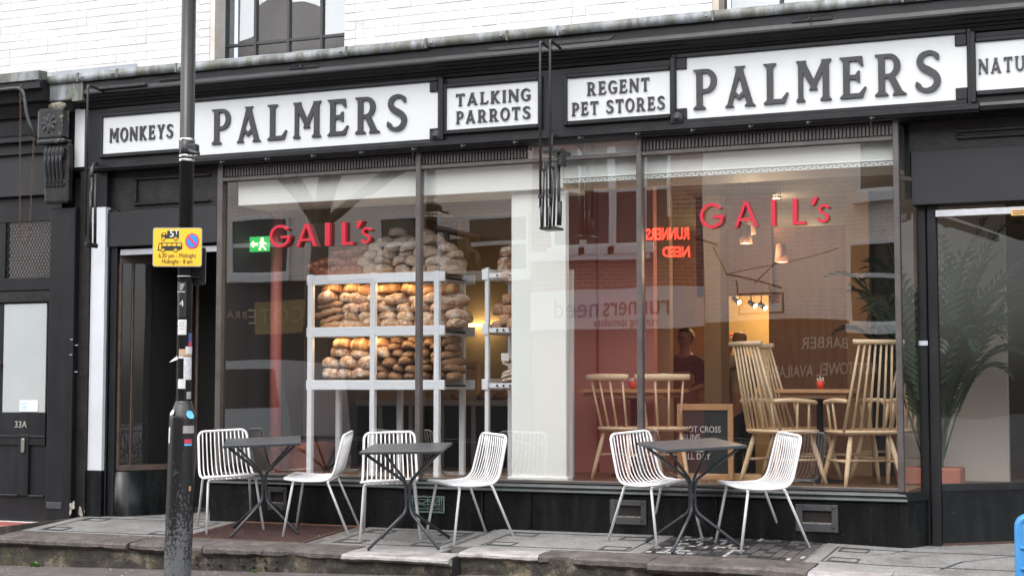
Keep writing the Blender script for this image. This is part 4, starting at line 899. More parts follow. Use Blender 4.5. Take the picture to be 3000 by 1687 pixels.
pillar = st(bx('pillar', 1.058, 1.531, BY+.06, BY+.13, FL, 3.058, cream, None, .006))
bx('plinth', 1.035, 1.552, BY+.035, BY+.15, FL, FL+.045, cream, pillar, .004)
cw = st(bx('partition_wall', .84, S(1915, 900, 1.75)[0], 1.75, 1.85, FL, CE, coral, None))
xx = S(1752, 1000, 1.748)[0]; bx('wall_bead', xx-.012, xx+.012, 1.735, 1.749, FL, CE, mat('coral_bead', (.36, .07, .06), .5), cw, .004)
xx = S(808, 1000, .62)[0]
st(lathe('coral_column', [(.052, FL), (.052, CE)], mat('coral_column_paint', (.52, .16, .13), .5), None, 20, (xx, .62, 0)))
tan = mat('tan_plaster', (.40, .27, .16), .8, c2=(.34, .22, .13), vs=1.2); brownp = mat('brown_panel', (.26, .135, .075), .5, c2=(.20, .10, .055), vs=3, st=(6, 6, 1))
st(bx('tan_pier', S(1917, 900, 2.2)[0], S(1962, 900, 2.2)[0], 2.2, 2.3, FM, CE, tan)); st(bx('tan_pier', S(2062, 900, 3)[0], S(2111, 900, 3)[0], 3.0, 3.3, FM, CE, tan))
st(bx('dark_screen', S(1900, 900, 6.35)[0], S(2085, 900, 6.35)[0], 6.35, 6.45, FM, CE, brownp)); st(bx('amber_wall', S(2086, 900, 6.4)[0], S(2300, 900, 6.4)[0], 6.4, 6.5, FM, CE, mat('amber_wall_paint', (.62, .46, .24), .7)))
st(bx('wood_screen', S(2252, 900, 3.4)[0], S(2480, 900, 3.4)[0], 3.4, 3.5, FM, CE-.3, brownp)); st(bx('tan_pier', S(2480, 900, 3.3)[0], S(2548, 900, 3.3)[0], 3.3, 3.5, FM, CE, tan)); st(bx('dark_screen', S(2549, 900, 3.4)[0], S(2720, 900, 3.4)[0], 3.4, 3.5, FM, CE, dark_wall))
st(bx('white_side_wall', S(2632, 900, 1.7)[0], S(2947, 900, 1.7)[0], 1.7, 1.8, FM, CE, mat('white_wall_paint', (.74, .66, .585), .7, c2=(.68, .60, .53), vs=1), None))
st(bx('amber_wall', S(1340, 900, 4.2)[0], S(1560, 900, 4.2)[0], 4.2, 4.3, FM, CE, mat('ochre_wall_paint', (.52, .40, .20), .7)))
st(bx('dark_screen', -1.6, S(1340, 900, 4.2)[0]-.01, 4.2, 4.3, FM, CE, mat('charcoal_wall', (.055, .052, .05), .7)))
st(bx('glow_cover_panel', S(2040, 870, 3.2)[0], S(2262, 870, 3.2)[0], 3.2, 3.28, S(2150, 866, 3.2)[1], CE, brownp))  # added brown panel, covers the upper amber wall so it reads dim
# service counter
ct = thing('service_counter', 'dark service counter with pale front rail behind the bread racks', 'counter', (.4, 2.6, FM))
cx = [S(990, 1200, 2.4)[0], S(1560, 1200, 2.4)[0]]
bx('counter_body', cx[0], cx[1], 2.42, 3.0, FM, .93, mat('counter_black', (.012, .012, .013), .35), ct); bx('counter_top', cx[0]-.02, cx[1], 2.38, 3.02, .931, .985, mat('counter_edge', (.34, .29, .25), .5), ct, .004)
bx('wood_shelf', cx[0], cx[1], 2.7, 2.95, .986, 1.08, wood2, ct)
for k in range(5): xx = cx[0]+.12+k*.34; bx('counter_post', xx, xx+.04, 2.395, 2.4195, FM, .93, mat('counter_post_paint', (.3, .29, .28), .5), ct)
rg = random.Random(5)
bagm = mat('kraft_paper', (.5, .3, .15), .8, c2=(.42, .25, .12), vs=12)
pb = thing('paper_box', 'brown kraft paper box on the counter between the two racks', 'box', (S(1384, 1130, 2.6)[0], 2.6, .985))
a, b = S(1366, 1128, 2.55), S(1404, 1066, 2.55); bx('carton', a[0], b[0], 2.5, 2.6, .986, b[1], bagm, pb, .004); bx('print_block', a[0]+.03, b[0]-.02, 2.4965, 2.4995, b[1]-.05, b[1]-.03, mat('print_brown', (.2, .12, .07), .7), pb); bx('lid', a[0]-.004, b[0]+.004, 2.494, 2.61, b[1]+.0005, b[1]+.015, bagm, pb)
for k, (pxx, h, m) in enumerate([(1425, .10, (.30, .13, .04)), (1446, .07, (.45, .2, .07)), (1468, .09, (.2, .08, .03)), (1345, .08, (.35, .17, .06))]):
    a = S(pxx, 1130, 2.55)[0]; bm = bmesh.new(); bmesh.ops.create_icosphere(bm, subdivisions=2, radius=1)
    for v in bm.verts: v.co = Vector((a+v.co.x*.07, 2.52+v.co.y*.09, 1.02+max(v.co.z, -.6)*h*.5+noise.noise(v.co*3)*.01))
    tag(from_bm('pastry', bm, mat('pastry_%d' % k, m, .5), None, True), ('small brown pastry on the counter right of the kraft box', 'golden pastry on the counter, second right of the kraft box', 'dark pastry on the counter by the right rack', 'brown pastry on the counter left of the kraft box')[k], 'pastry')
LS = emit('warm_led', (1, .68, .32), 5)
a, b = S(1376, 953, 4.18), S(1440, 958, 4.18); tag(bx('strip_light', a[0], b[0]+.12, 4.15, 4.19, a[1]-.012, a[1]+.012, LS), 'glowing warm strip light on the ochre wall between the racks', 'strip light')
LK = .30
def lamp(name, loc, e, c=(1, .72, .42), r=.05, parent=None):
    l = bpy.data.lights.new(name, 'POINT'); l.energy = e*LK; l.color = c; l.shadow_soft_size = r; o = bpy.data.objects.new(name, l); COL.objects.link(o); o.location = loc
    if parent: par(o, parent)
    return o
lamp('strip_glow', ((a[0]+b[0])/2, 4.0, a[1]), 2.5)
# ceiling spots and pendants
WB = emit('warm_bulb', (1, .80, .52), 12)
def at_z(x, y, z):
    d = _fw+_rt*((x-1500)/FOC)+_up*((843.5-y)/FOC); return CAM+d*((z-CAM.z)/d.z)
for k, (x, y, lab) in enumerate([(2247, 580, 'round recessed ceiling light, left of the pair above the letter I'), (2268, 580, 'round recessed ceiling light, right of the pair above the letter I'), (2380, 678, 'round recessed ceiling light below the letter L of the right window'), (2506, 723, 'round recessed ceiling light at the edge of the reflected sash window'), (2588, 749, 'round recessed ceiling light above the palm fronds'), (1294, 632, 'small ceiling light left of the two beside the hanging sign'), (1312, 634, 'small ceiling light right of the two beside the hanging sign')]):
    p = at_z(x, y, CE-.012); o = lathe('ceiling_light', [(.0001, -.004), (.05, -.004), (.05, 0)], WB, None, 16, (0, 0, 0)); o.location = p; tag(o, lab, 'ceiling light', 'recessed ceiling lights'); lathe('trim_ring', [(.051, -.008), (.066, -.006), (.066, .011), (.051, .011)], mat('ring_white', (.7, .7, .7), .4) if k == 0 else bpy.data.materials['ring_white'], o, 16)
    if k in (0, 2, 4): lamp('downlight_glow', p-Vector((0, 0, .12)), 16)
shade_m = mat('salmon_ceramic_shade', (.62, .30, .20), .5)
for k, (x, y, s, lab) in enumerate([(2289, 768, 1.0, 'tapered salmon pendant lamp, lowest of the three, right of the others'), (2196, 686, 1.0, 'tapered salmon pendant lamp hanging below the red letter A'), (2185, 714, .95, 'tapered salmon pendant lamp, left and in front of the one below the A')]):
    Y = (1.9, 2.3, 1.7)[k]; a, z = S(x, y, Y); t = thing('pendant_lamp', lab, 'lamp', (a, Y, z), 'salmon pendant lamps')
    lathe('shade', [(.058, 0), (.040, .155), (.012, .165), (.010, .160), (.036, .150), (.052, .002)], shade_m, t, 20, (a, Y, z)); lathe('bulb', [(.0001, .012), (.05, .012), (.05, .02), (.0001, .02)], emit('pendant_glow', (1, .74, .42), 10) if k == 0 else bpy.data.materials['pendant_glow'], t, 16, (a, Y, z)); tube('cord', [(a, Y, z+.16), (a, Y, CE)], .0016, iron, t, 5)
    lamp('pendant_light', (a, Y, z-.06), 12, parent=t)
for k, (x, y) in enumerate([(2125, 878), (2166, 886), (2213, 897), (2243, 903)]):
    Y = 4.6; a, z = S(x, y, Y); t = thing('track_spotlight', ('leftmost track spotlight in the warm back room', 'second track spotlight from the left in the warm back room', 'third track spotlight from the left in the warm back room', 'rightmost small track spotlight in the warm back room')[k], 'spotlight', (a, Y, z), 'track spotlights at the back')
    d = Vector((.75, -.45, -.5)).normalized(); p = Vector((a, Y, z)); tube('lamp_head', [p-d*.10, p-d*.004], .026, iron, t, 12); tube('bulb', [p-d*.003, p], .022, WB, t, 12); tube('stem', [p-d*.07, p-d*.07+Vector((0, 0, .14))], .006, iron, t, 5); q_ = p-d*.07+Vector((0, 0, .14)); bx('track', q_.x-.14, q_.x+.14, q_.y-.015, q_.y+.015, q_.z, q_.z+.03, iron, t)
lamp('back_room_glow', (S(2190, 900, 5.4)[0], 5.5, 2.3), 42, (1, .66, .3), .1)
lamp('back_room_glow', (S(2235, 900, 5.9)[0], 5.95, 1.9), 14, (1, .6, .25), .05)
# exit sign
EYS = .4; a, b = S(728, 738, EYS), S(786, 692, EYS); ex = thing('exit_sign', 'green illuminated exit sign with running figure and arrow left of the red letters', 'exit sign', (a[0], EYS, a[1]))
bx('panel', a[0], b[0], EYS, EYS+.03, a[1], b[1], emit('exit_green', (.02, .22, .05), 1.1), ex); EW = emit('exit_cream', (.9, .85, .4), 1.2); w_, h_ = b[0]-a[0], b[1]-a[1]
bx('end_cap', a[0]-.025, a[0]-.001, EYS-.005, EYS+.035, a[1], b[1], emit('exit_edge', (.75, .6, .2), .9), ex)
q = lambda u, v: (a[0]+u*w_, a[1]+v*h_)
poly('arrow', [q(.12, .5), q(.26, .74), q(.26, .58), q(.46, .58), q(.46, .42), q(.26, .42), q(.26, .26)], EYS-.004, EYS-.0005, EW, ex)
for pl_ in ([(.66, .66), (.78, .62), (.72, .38), (.6, .42)], [(.6, .42), (.68, .4), (.62, .1), (.52, .1)], [(.66, .42), (.74, .4), (.92, .14), (.84, .1)], [(.54, .62), (.68, .7), (.66, .6), (.56, .54)], [(.76, .66), (.92, .52), (.88, .46), (.74, .56)]): poly('running_figure', [q(*p) for p in pl_], EYS-.0038, EYS-.0004, EW, ex)
lathe('figure_head', [(.0001, 0), (.016, 0), (.016, .003), (.0001, .003)], EW, ex, 12).matrix_basis = ex_m = Matrix.Translation((q(.7, .8)[0]-0, EYS-.0005, q(.7, .8)[1])) @ Matrix.Rotation(R(90), 4, 'X')
tube('hanger', [((a[0]+b[0])/2, EYS+.015, b[1]), ((a[0]+b[0])/2, EYS+.015, 2.72)], .004, iron, ex, 5)
# ------------------------------------------------------------------ red shop-name letters on the glass
SAN = {'G': (1.0, [(stroke(arc(.5, .5, .44, .44, 40, 346, 18), [.125]*19, 1), []), ([(.54, .40), (.995, .40), (.985, .515), (.54, .515)], [])]),
 'A': (.95, [([(0, 0), (.135, 0), (.225, .235), (.73, .235), (.82, 0), (.955, 0), (.545, 1), (.41, 1)], [[(.272, .35), (.4775, .86), (.683, .35)]])]),
 'I': (.16, [([(.012, 0), (.148, 0), (.148, 1), (.012, 1)], [])]), 'L': (.52, [([(0, 0), (.52, 0), (.52, .12), (.18, .12), (.18, 1), (0, 1)], [])]),
 "'": (.2, [([(0, .72), (.10, .72), (.22, 1.02), (.06, 1.02)], [])]),
 's': (.48, [(stroke([(.45, .60), (.36, .67), (.24, .69), (.13, .63), (.10, .52), (.18, .43), (.30, .37), (.39, .28), (.37, .16), (.26, .085), (.14, .10), (.03, .19)], [.105]*12, 3), [])])}
def shopname(spans, zpts, lab):
    LYF = -.043; (xa, za), (xb, zb) = zpts; t = thing('shop_name_lettering', lab, 'lettering', (S(xa, za, LYF)[0], LYF, S(xa, za, LYF)[1]))
    z0 = S(xa, za, LYF)[1]; z1 = S(xb, zb, LYF)[1]
    for c, u0, u1 in spans:
        x0, x1 = S(u0, za, LYF)[0], S(u1, za, LYF)[0]; wd, pcs = SAN[c]; bm = bmesh.new(); h = .193; k = (x0-S(xa, za, LYF)[0])/(S(xb, za, LYF)[0]-S(xa, za, LYF)[0]); zz = z0+(z1-z0)*k
        for i, (o, hs_) in enumerate(pcs): bm_poly(bm, [(x0+p[0]/wd*(x1-x0), zz+p[1]*h) for p in o], [[(x0+p[0]/wd*(x1-x0), zz+p[1]*h) for p in l] for l in hs_], LYF-.0006*i, LYF+.038)
        bmesh.ops.recalc_face_normals(bm, faces=bm.faces[:]); from_bm('letter', bm, red_letter, t)
shopname([('G', 789, 850), ('A', 867, 925), ('I', 950, 967), ('L', 1000, 1033), ("'", 1041, 1060), ('s', 1056, 1086)], ((818, 725), (1060, 716)), 'red raised shop name letters on the left window above the bread')
shopname([('G', 2050, 2121), ('A', 2151, 2219), ('I', 2258, 2273), ('L', 2322, 2360), ("'", 2376, 2395), ('s', 2394, 2431)], ((2085, 669), (2405, 655)), 'red raised shop name letters on the right window above the pendant lamps')

# ------------------------------------------------------------------ bread racks
rk = thing('bread_rack', 'pale grey three-shelf bread rack at the left of the shop window, stacked with loaves', 'rack', (-.35, .66, FL))
for X0 in (-1.0, -.383, .226):
    bx('post', X0, X0+.048, .398, .446, FL, 2.09 if X0 != .226 else 2.088, rack_m, rk, .004); bx('post', X0, X0+.048, .90, .945, FL, 2.085, rack_m, rk, .004)
SH = [2.0, 1.545, 1.087]
barm = mat('black_roller', (.015, .015, .016), .4)
for z in SH:
    bx('front_beam', -1.012, .325, .402, .421, z, z+.083, rack_m, rk, .003); bx('rear_beam', -1.012, .36, .925, .946+.001, z+.002, z+.085, rack_m, rk, .003)
    for X0 in (-.99, .25): bx('side_rail', X0, X0+.02, .447, .899, z+.003, z+.03, rack_m, rk, .003)
    for k in range(8): y = .49+k*.055; tube('shelf_bar', [(-.985, y, z+.035), (.30, y, z+.035)], .009, barm, rk, 6)
for z in SH[:2]:
    bx('shelf_light', -.94, .2, .424, .436, z+.008, z+.02, emit('shelf_led', (1, .72, .38), 2.5) if z == SH[0] else bpy.data.materials['shelf_led'], rk)
    al = bpy.data.lights.new('shelf_light_glow', 'AREA'); al.shape = 'RECTANGLE'; al.size = 1.1; al.size_y = .03; al.energy = .8; al.color = (1, .74, .46); ao = bpy.data.objects.new('shelf_light_glow', al); COL.objects.link(ao); ao.location = (-.37, .455, z+.004); ao.rotation_euler = (R(18), 0, 0); par(ao, rk)
rk2 = thing('bread_rack', 'pale grey bread rack partly hidden by the cream pillar', 'rack', (.95, .66, FL))
for y in (.42, .9): bx('post', .687, .722, y, y+.04, FL, 2.10, rack_m, rk2, .003); bx('post', 1.25, 1.285, max(y, .63), max(y, .63)+.04, FL, 2.10, rack_m, rk2, .003)
for z in SH:
    bx('side_beam', .70, .72, .461, .899, z, z+.09, rack_m, rk2, .003); bx('front_rail', .723, 1.055, .425, .44, z+.015, z+.055, rack_m, rk2, .002); bx('rear_beam', .66, 1.249, .905, .92, z, z+.08, rack_m, rk2, .003)
    bx('rail_end', .665, .7225, .408, .4195, z, z+.09, rack_m, rk2, .003)
    for k in range(5): xx = .80+k*.058; tube('shelf_bar', [(xx, .412, z+.035), (xx, .90, z+.035)], .0085, barm, rk2, 7)

def bread_mat(name, a, b, flour, fl_lo, spots=None, rough=.6, score=None):
    m, t, s = nodes(name); co = coords(t); rnd = N(t, 'ShaderNodeObjectInfo').outputs['Random']
    ad = N(t, 'ShaderNodeVectorMath', operation='ADD'); cb_ = N(t, 'ShaderNodeCombineXYZ'); ml = N(t, 'ShaderNodeMath', operation='MULTIPLY'); ml.inputs[1].default_value = 37; t.links.new(rnd, ml.inputs[0])
    for i in range(3): t.links.new(ml.outputs[0], cb_.inputs[i])
    t.links.new(co, ad.inputs[0]); t.links.new(cb_.outputs[0], ad.inputs[1]); co = ad.outputs[0]
    base = ramp(t, nz(t, co, 14, 4), [(.3, a), (.7, b)])
    f = ramp(t, nz(t, stretch(t, co, (1, .45, 1.4)), 20, 6, .7), [(fl_lo, (0, 0, 0)), (fl_lo+.14, (1, 1, 1))]); c = mixc(t, f, base, flour)
    if score:
        wv = N(t, 'ShaderNodeTexWave', Scale=3.6, Distortion=7.0); wv.inputs['Detail'].default_value = 2; wv.inputs['Detail Scale'].default_value = 3; t.links.new(stretch(t, co, (1, .45, 0)), wv.inputs['Vector']); sc_f = ramp(t, wv.outputs['Fac'], [(.80, (0, 0, 0)), (.92, (.6, .6, .6))]); c = mixc(t, sc_f, c, score)
        sc_d = ramp(t, wv.outputs['Fac'], [(.66, (0, 0, 0)), (.74, (.6, .6, .6)), (.80, (0, 0, 0))]); c = mixc(t, sc_d, c, tuple(q*.45 for q in a))
    if spots:
        f2 = ramp(t, nz(t, co, 130, 2), [(.55, (0, 0, 0)), (.62, (1, 1, 1))]); c = mixc(t, f2, c, spots)
    t.links.new(c, s.inputs['Base Color']); s.inputs['Roughness'].default_value = rough; bump(t, s, nz(t, co, 70 if spots else 40, 4), .6, .006); return m
BM = {'floury': bread_mat('floury_crust', (.27, .125, .06), (.42, .235, .12), (.68, .59, .50), .455, score=(.62, .42, .24)), 'golden': bread_mat('golden_crust', (.33, .135, .042), (.50, .25, .085), (.62, .46, .31), .57, score=(.66, .43, .2)),
 'seeded': bread_mat('seeded_crust', (.27, .18, .115), (.38, .27, .185), (.54, .46, .38), .48, (.60, .52, .42)), 'dark': bread_mat('dark_rye_crust', (.12, .052, .021), (.22, .105, .043), (.33, .2, .11), .57, (.38, .25, .14)),
 'challah': bread_mat('glazed_crust', (.15, .042, .015), (.27, .085, .028), (.42, .19, .07), .62, None, .26), 'tin': bread_mat('tin_crust', (.34, .18, .09), (.46, .27, .15), (.60, .47, .34), .55, None), 'flat': bread_mat('flatbread_crust', (.36, .20, .12), (.55, .40, .28), (.74, .68, .6), .42)}
def loaf_mesh(kind, seed):
    rg = random.Random(seed); bm = bmesh.new(); bmesh.ops.create_icosphere(bm, subdivisions=3, radius=1)
    W, L, H = {'floury': (.074, .125, .056), 'golden': (.078, .13, .056), 'seeded': (.072, .12, .050), 'dark': (.058, .115, .041), 'round': (.086, .10, .060), 'tin': (.056, .12, .058), 'flat': (.085, .11, .022), 'stick': (.125, .04, .031)}[kind]
    sk_ = rg.uniform(-.2, .2)
    for v in bm.verts:
        p = v.co.copy(); e = .8 if kind != 'tin' else .42
        q = Vector([math.copysign(abs(c)**e, c) for c in p])
        if kind == 'tin': q *= .86
        if q.z < -.45: q.z = -.45-(q.z+.45)*-.25
        d = 1+.10*noise.noise(p*1.6+Vector((seed, 0, 0)))+.04*noise.noise(p*5+Vector((0, seed, 0)))
        z = q.z*H*d
        if kind in ('floury', 'golden', 'round') and q.z > 0:
            s = q.x+sk_*q.y; z += H*(.20*math.exp(-((s-.18)/.16)**2)-.16*math.exp(-((s+.08)/.13)**2))*max(0, 1-abs(q.y)**3)
        if kind == 'stick': z += .006*math.sin(q.x*9+seed)
        v.co = Vector((q.x*W*d, q.y*L*d, z))
    me = bpy.data.meshes.new('loaf'); bm.to_mesh(me); bm.free(); me.polygons.foreach_set('use_smooth', [True]*len(me.polygons)); return me
def challah_mesh(seed):
    rg = random.Random(seed); bm = bmesh.new()
    for k in range(4):
        for s in (-1, 1):
            c = Vector((-.07+k*.045+(.02 if s > 0 else 0), s*.028, .0)); r = bmesh.ops.create_icosphere(bm, subdivisions=2, radius=1)['verts']
            f = 1-.25*abs(k-1.5)/1.5
            for v in r:
                p = v.co; q = Vector((p.x*.036, p.y*.05*f, p.z*.042*f)); a = s*.6; v.co = Vector((q.x*math.cos(a)-q.y*math.sin(a), q.x*math.sin(a)+q.y*math.cos(a), q.z))+c
    me = bpy.data.meshes.new('loaf'); bm.to_mesh(me); bm.free(); me.polygons.foreach_set('use_smooth', [True]*len(me.polygons)); return me
LM = {}
def get_loaf(kind, mk, k):
    key = (kind, mk, k)
    if key not in LM:
        LM[key] = challah_mesh(k) if kind == 'challah' else loaf_mesh(kind, k+sum(map(ord, kind)) % 17); LM[key].materials.append(BM[mk])
    return LM[key]
ORD = ['first', 'second', 'third', 'fourth', 'fifth', 'sixth', 'seventh', 'eighth', 'ninth', 'tenth']
rng = random.Random(21)
def loaves(kind, mk, adj, place, rows, Y, grp, jit=.012, rot=.5, name='bread_loaf', big=1.0):
    """rows: bottom upwards, each (photo y, photo x first, photo x last, count)"""
    for r, (y, xa, xb, n) in enumerate(rows):
        for i in range(n):
            x = xa+(xb-xa)*(i/(n-1) if n > 1 else 0); u, z = S(x, y, Y-.09)
            o = bpy.data.objects.new(name, get_loaf(kind, mk, rng.randrange(6))); COL.objects.link(o)
            o.location = (u+rng.uniform(-jit, jit)*.6, Y+rng.uniform(-.02, .02)+.012*r, z+rng.uniform(-jit, jit)*.5); o.rotation_euler = (rng.uniform(-.16, .16), rng.uniform(-.32, .32), rng.uniform(-rot, rot)); s = rng.uniform(1.0, 1.22)*big; o.scale = (s, s, s*rng.uniform(.94, 1.06))
            pos = 'only one' if n == 1 else ORD[i]+' from left'; row = 'bottom row' if r == 0 else ('top row' if r == len(rows)-1 else ORD[r]+' row up')
            tag(o, f'{adj} loaf, {pos}, {row}, {place}', 'bread', grp)
def P7(x): return 850+x/2.683
def Q7(y): return 640+y/2.683
def rows7(*a): return [(Q7(y), P7(x0), P7(x1), n) for y, x0, x1, n in a]
loaves('challah', 'challah', 'glazed braided', 'left of top shelf', rows7((402, 232, 485, 3), (338, 250, 470, 3), (272, 395, 480, 2)), .54, 'braided loaves on the rack', .01, .5, big=1.22)
loaves('seeded', 'seeded', 'grey-brown seeded', 'pile on top shelf', rows7((405, 600, 1250, 6), (345, 580, 1240, 6), (288, 620, 1240, 6), (232, 640, 1200, 5), (178, 720, 1080, 4), (118, 790, 1010, 2)), .56, 'seeded loaves piled on the rack top')
loaves('stick', 'tin', 'long pale baguette', 'left of middle shelf', rows7((835, 300, 300, 1), (795, 285, 285, 1), (738, 255, 255, 1), (680, 280, 280, 1)), .54, 'baguettes on the rack', .006, .08)
loaves('floury', 'floury', 'floury sourdough', 'middle shelf', rows7((828, 470, 1290, 7), (772, 470, 1290, 7)), .58, 'sourdough loaves on the rack', .014, 1.1)
loaves('golden', 'floury', 'pale crusted sourdough', 'upper middle shelf', rows7((702, 450, 1200, 6), (632, 280, 1240, 8)), .60, 'sourdough loaves on the rack', .014, 1.1)
loaves('golden', 'golden', 'golden crusted', 'top of middle shelf', rows7((566, 300, 1210, 7),), .61, 'golden loaves on the rack', .012, 1.2)
loaves('round', 'floury', 'big round floury', 'left of lower shelf', rows7((1225, 300, 560, 3), (1140, 295, 580, 3), (1065, 360, 660, 3)), .57, 'round loaves on the rack')
loaves('round', 'golden', 'big golden', 'left of lower shelf', rows7((990, 380, 670, 3),), .58, 'round loaves on the rack')
loaves('dark', 'dark', 'dark seeded rye', 'right of lower shelf', rows7((1240, 700, 1260, 6), (1185, 710, 1255, 6), (1128, 770, 1240, 5), (1068, 800, 1215, 5), (1010, 780, 1215, 5), (962, 800, 1200, 4)), .57, 'dark rye loaves on the rack', .008, .35)
loaves('floury', 'floury', 'floury round', 'top of the half-hidden rack', rows7((462, 1690, 1760, 2), (402, 1685, 1775, 2), (335, 1690, 1780, 2), (262, 1690, 1790, 2)), .56, 'floury loaves on the half-hidden rack', .008)
loaves('tin', 'tin', 'square tin', 'middle of the half-hidden rack', rows7((850, 1625, 1765, 2), (800, 1680, 1770, 2), (715, 1620, 1770, 3), (630, 1695, 1765, 2)), .56, 'tin loaves on the half-hidden rack', .006, .15)
loaves('flat', 'flat', 'floury flat', 'bottom of the half-hidden rack', rows7((1300, 1720, 1720, 1), (1265, 1712, 1712, 1), (1230, 1725, 1725, 1), (1195, 1715, 1715, 1), (1160, 1722, 1722, 1), (1108, 1735, 1735, 1)), .56, 'flatbreads on the half-hidden rack', .006, .3)
a, b = S(P7(1660), Q7(1120), .45), S(P7(1720), Q7(1058), .45); tag(bx('price_card', a[0], b[0], .448, .452, a[1], b[1], mat('white_card', (.72, .72, .68), .6)), 'blank white price card above the flatbreads', 'card')
# terracotta planter behind the rack legs
a = S(888, 1370, 1.0); pt = thing('planter', 'square terracotta planter on the floor left of the bread rack', 'planter', (a[0], 1.0, FL)); tc = mat('terracotta', (.42, .15, .08), .7, c2=(.35, .12, .07), vs=8)
w0 = .14; vs = []; 
for z, w_ in ((FL, .14), (FL+.19, .185), (FL+.19, .20), (FL+.25, .205), (FL+.25, .18), (FL+.2, .17)): vs += [(a[0]+sx*w_, 1.0+sy*w_, z) for sx, sy in ((-1, -1), (1, -1), (1, 1), (-1, 1))]
fs = [(3, 2, 1, 0)]+[(4*l+k, 4*l+(k+1) % 4, 4*l+4+(k+1) % 4, 4*l+4+k) for l in range(5) for k in range(4)]+[(20, 21, 22, 23)]
mesh('pot', vs, fs, tc, pt); bx('rim_bead', a[0]-.207, a[0]+.207, .79, .7945, FL+.205, FL+.235, tc, pt)

# ------------------------------------------------------------------ wooden chairs
def place(o, x, y, z, rz): o.location = (x, y, z); o.rotation_euler = (0, 0, rz); return o
def rseat(w_, d, t, z):
    pts = [(math.copysign(abs(math.cos(a))**.55, math.cos(a))*w_/2, math.copysign(abs(math.sin(a))**.6, math.sin(a))*d/2) for a in [k*math.pi/14 for k in range(28)]]
    bm = bmesh.new(); rings = [[bm.verts.new((x*s, y*s, zz)) for x, y in pts] for s, zz in ((.9, z-t), (1, z-t*.45), (1, z-.006), (.95, z), (.5, z-.01))]
    for A, C_ in zip(rings, rings[1:]):
        for k in range(28): bm.faces.new([A[k], A[(k+1) % 28], C_[(k+1) % 28], C_[k]])
    bm.faces.new(rings[0][::-1]); bm.faces.new(rings[-1]); return bm
def leg_tube(bm, a, b, r=.017): a, b = Vector(a), Vector(b); bm_tube(bm, [a, a+(b-a)*.35, a+(b-a)*.75, b], [r*.8, r*1.1, r*.95, r*.7], 8)
def make_armchair():
    t = thing('spindle_armchair', 'x', 'armchair', group='spindle-back armchairs in the window', world=False)
    from_bm('seat', rseat(.52, .47, .035, .425), wood, t, True)
    for sx in (-1, 1):
        for sy, yy in ((1, .15), (-1, -.15)):
            bm = bmesh.new(); leg_tube(bm, (sx*.15, yy, .40), (sx*.235, yy+sy*.09, 0), .02); from_bm('leg', bm, wood, t, True)
        tube('stretcher', [(sx*.195, .195, .19), (sx*.195, -.195, .19)], .011, wood, t)
        A = [Vector((sx*.215, -.235, .645)), Vector((sx*.25, -.1, .655)), Vector((sx*.255, .10, .64)), Vector((sx*.235, .15, .632))]
        tube('arm', fillet(A, .06, 3), .017, wood, t, 8)
        for y in (-.04, .07): tube('arm_spindle', [(sx*.215, y+.02, .41), (sx*.25, y, .645)], .0095, wood, t, 7)
    tube('stretcher', [(-.195, 0, .19), (.195, 0, .19)], .011, wood, t); tube('stretcher', [(-.2, .2, .23), (.2, .2, .23)], .010, wood, t)
    n = 8
    for k in range(n):
        u = k/(n-1)*2-1; tube('back_spindle', [(u*.215, -.175-.03*(1-u*u), .41), (u*.150, -.345, 1.085)], .0105 if abs(u) < 1 else .0135, wood, t, 7, r1=.0085)
    tube('top_rail', [(-.20, -.345, 1.09), (.20, -.345, 1.09)], .020, wood, t, 10)
    return t
def make_comb():
    t = thing('spindle_chair', 'x', 'chair', group='low spindle-back chairs in the window', world=False)
    from_bm('seat', rseat(.43, .42, .035, .43), wood, t, True)
    for sx in (-1, 1):
        for sy, yy in ((1, .13), (-1, -.13)):
            bm = bmesh.new(); leg_tube(bm, (sx*.13, yy, .41), (sx*.2, yy+sy*.09, 0), .018); from_bm('leg', bm, wood, t, True)
        tube('stretcher', [(sx*.168, .175, .2), (sx*.168, -.175, .2)], .010, wood, t)
    tube('stretcher', [(-.168, 0, .2), (.168, 0, .2)], .010, wood, t)
    for k in range(4): u = k/3*2-1; tube('back_spindle', [(u*.135, -.165-.02*(1-u*u), .42), (u*.17, -.255-.03*(1-u*u), .82)], .011, wood, t, 7, r1=.0085)
    bm = bmesh.new(); rows = []
    for k in range(9):
        u = k/4-1; y = -.252-.035*(1-u*u); h = .028-.006*abs(u); rows.append([bm.verts.new((u*.225, y+dy, .835+dz*h/.028)) for dy, dz in ((-.012, -.028), (.012, -.028), (.014, .02), (0, .03), (-.012, .022))])
    for A, C_ in zip(rows, rows[1:]):
        for k in range(5): bm.faces.new([A[k], A[(k+1) % 5], C_[(k+1) % 5], C_[k]])
    bm.faces.new(rows[0][::-1]); bm.faces.new(rows[-1]); bmesh.ops.recalc_face_normals(bm, faces=bm.faces[:]); from_bm('top_rail', bm, wood, t, True)
    return t
arm0 = make_armchair()
A_ = [(S(2292, 1258, .72)[0], .72, -40, 'tall spindle armchair left of the right window table, nearest the glass'), (S(2345, 1250, 1.42)[0], 1.42, -50, 'tall spindle armchair behind another, left of the right window table'),
      (S(2525, 1262, .72)[0], .72, 33, 'tall spindle armchair right of the red cup, nearest the glass'), (S(2612, 1250, 1.35)[0], 1.35, 48, 'tall spindle armchair half hidden behind the right corner mullion')]
for i, (x, y, rz, lab) in enumerate(A_):
    o = arm0 if i == 0 else copy_tree(arm0); place(o, x, y, FL, R(rz)); o['label'] = lab
com0 = make_comb()
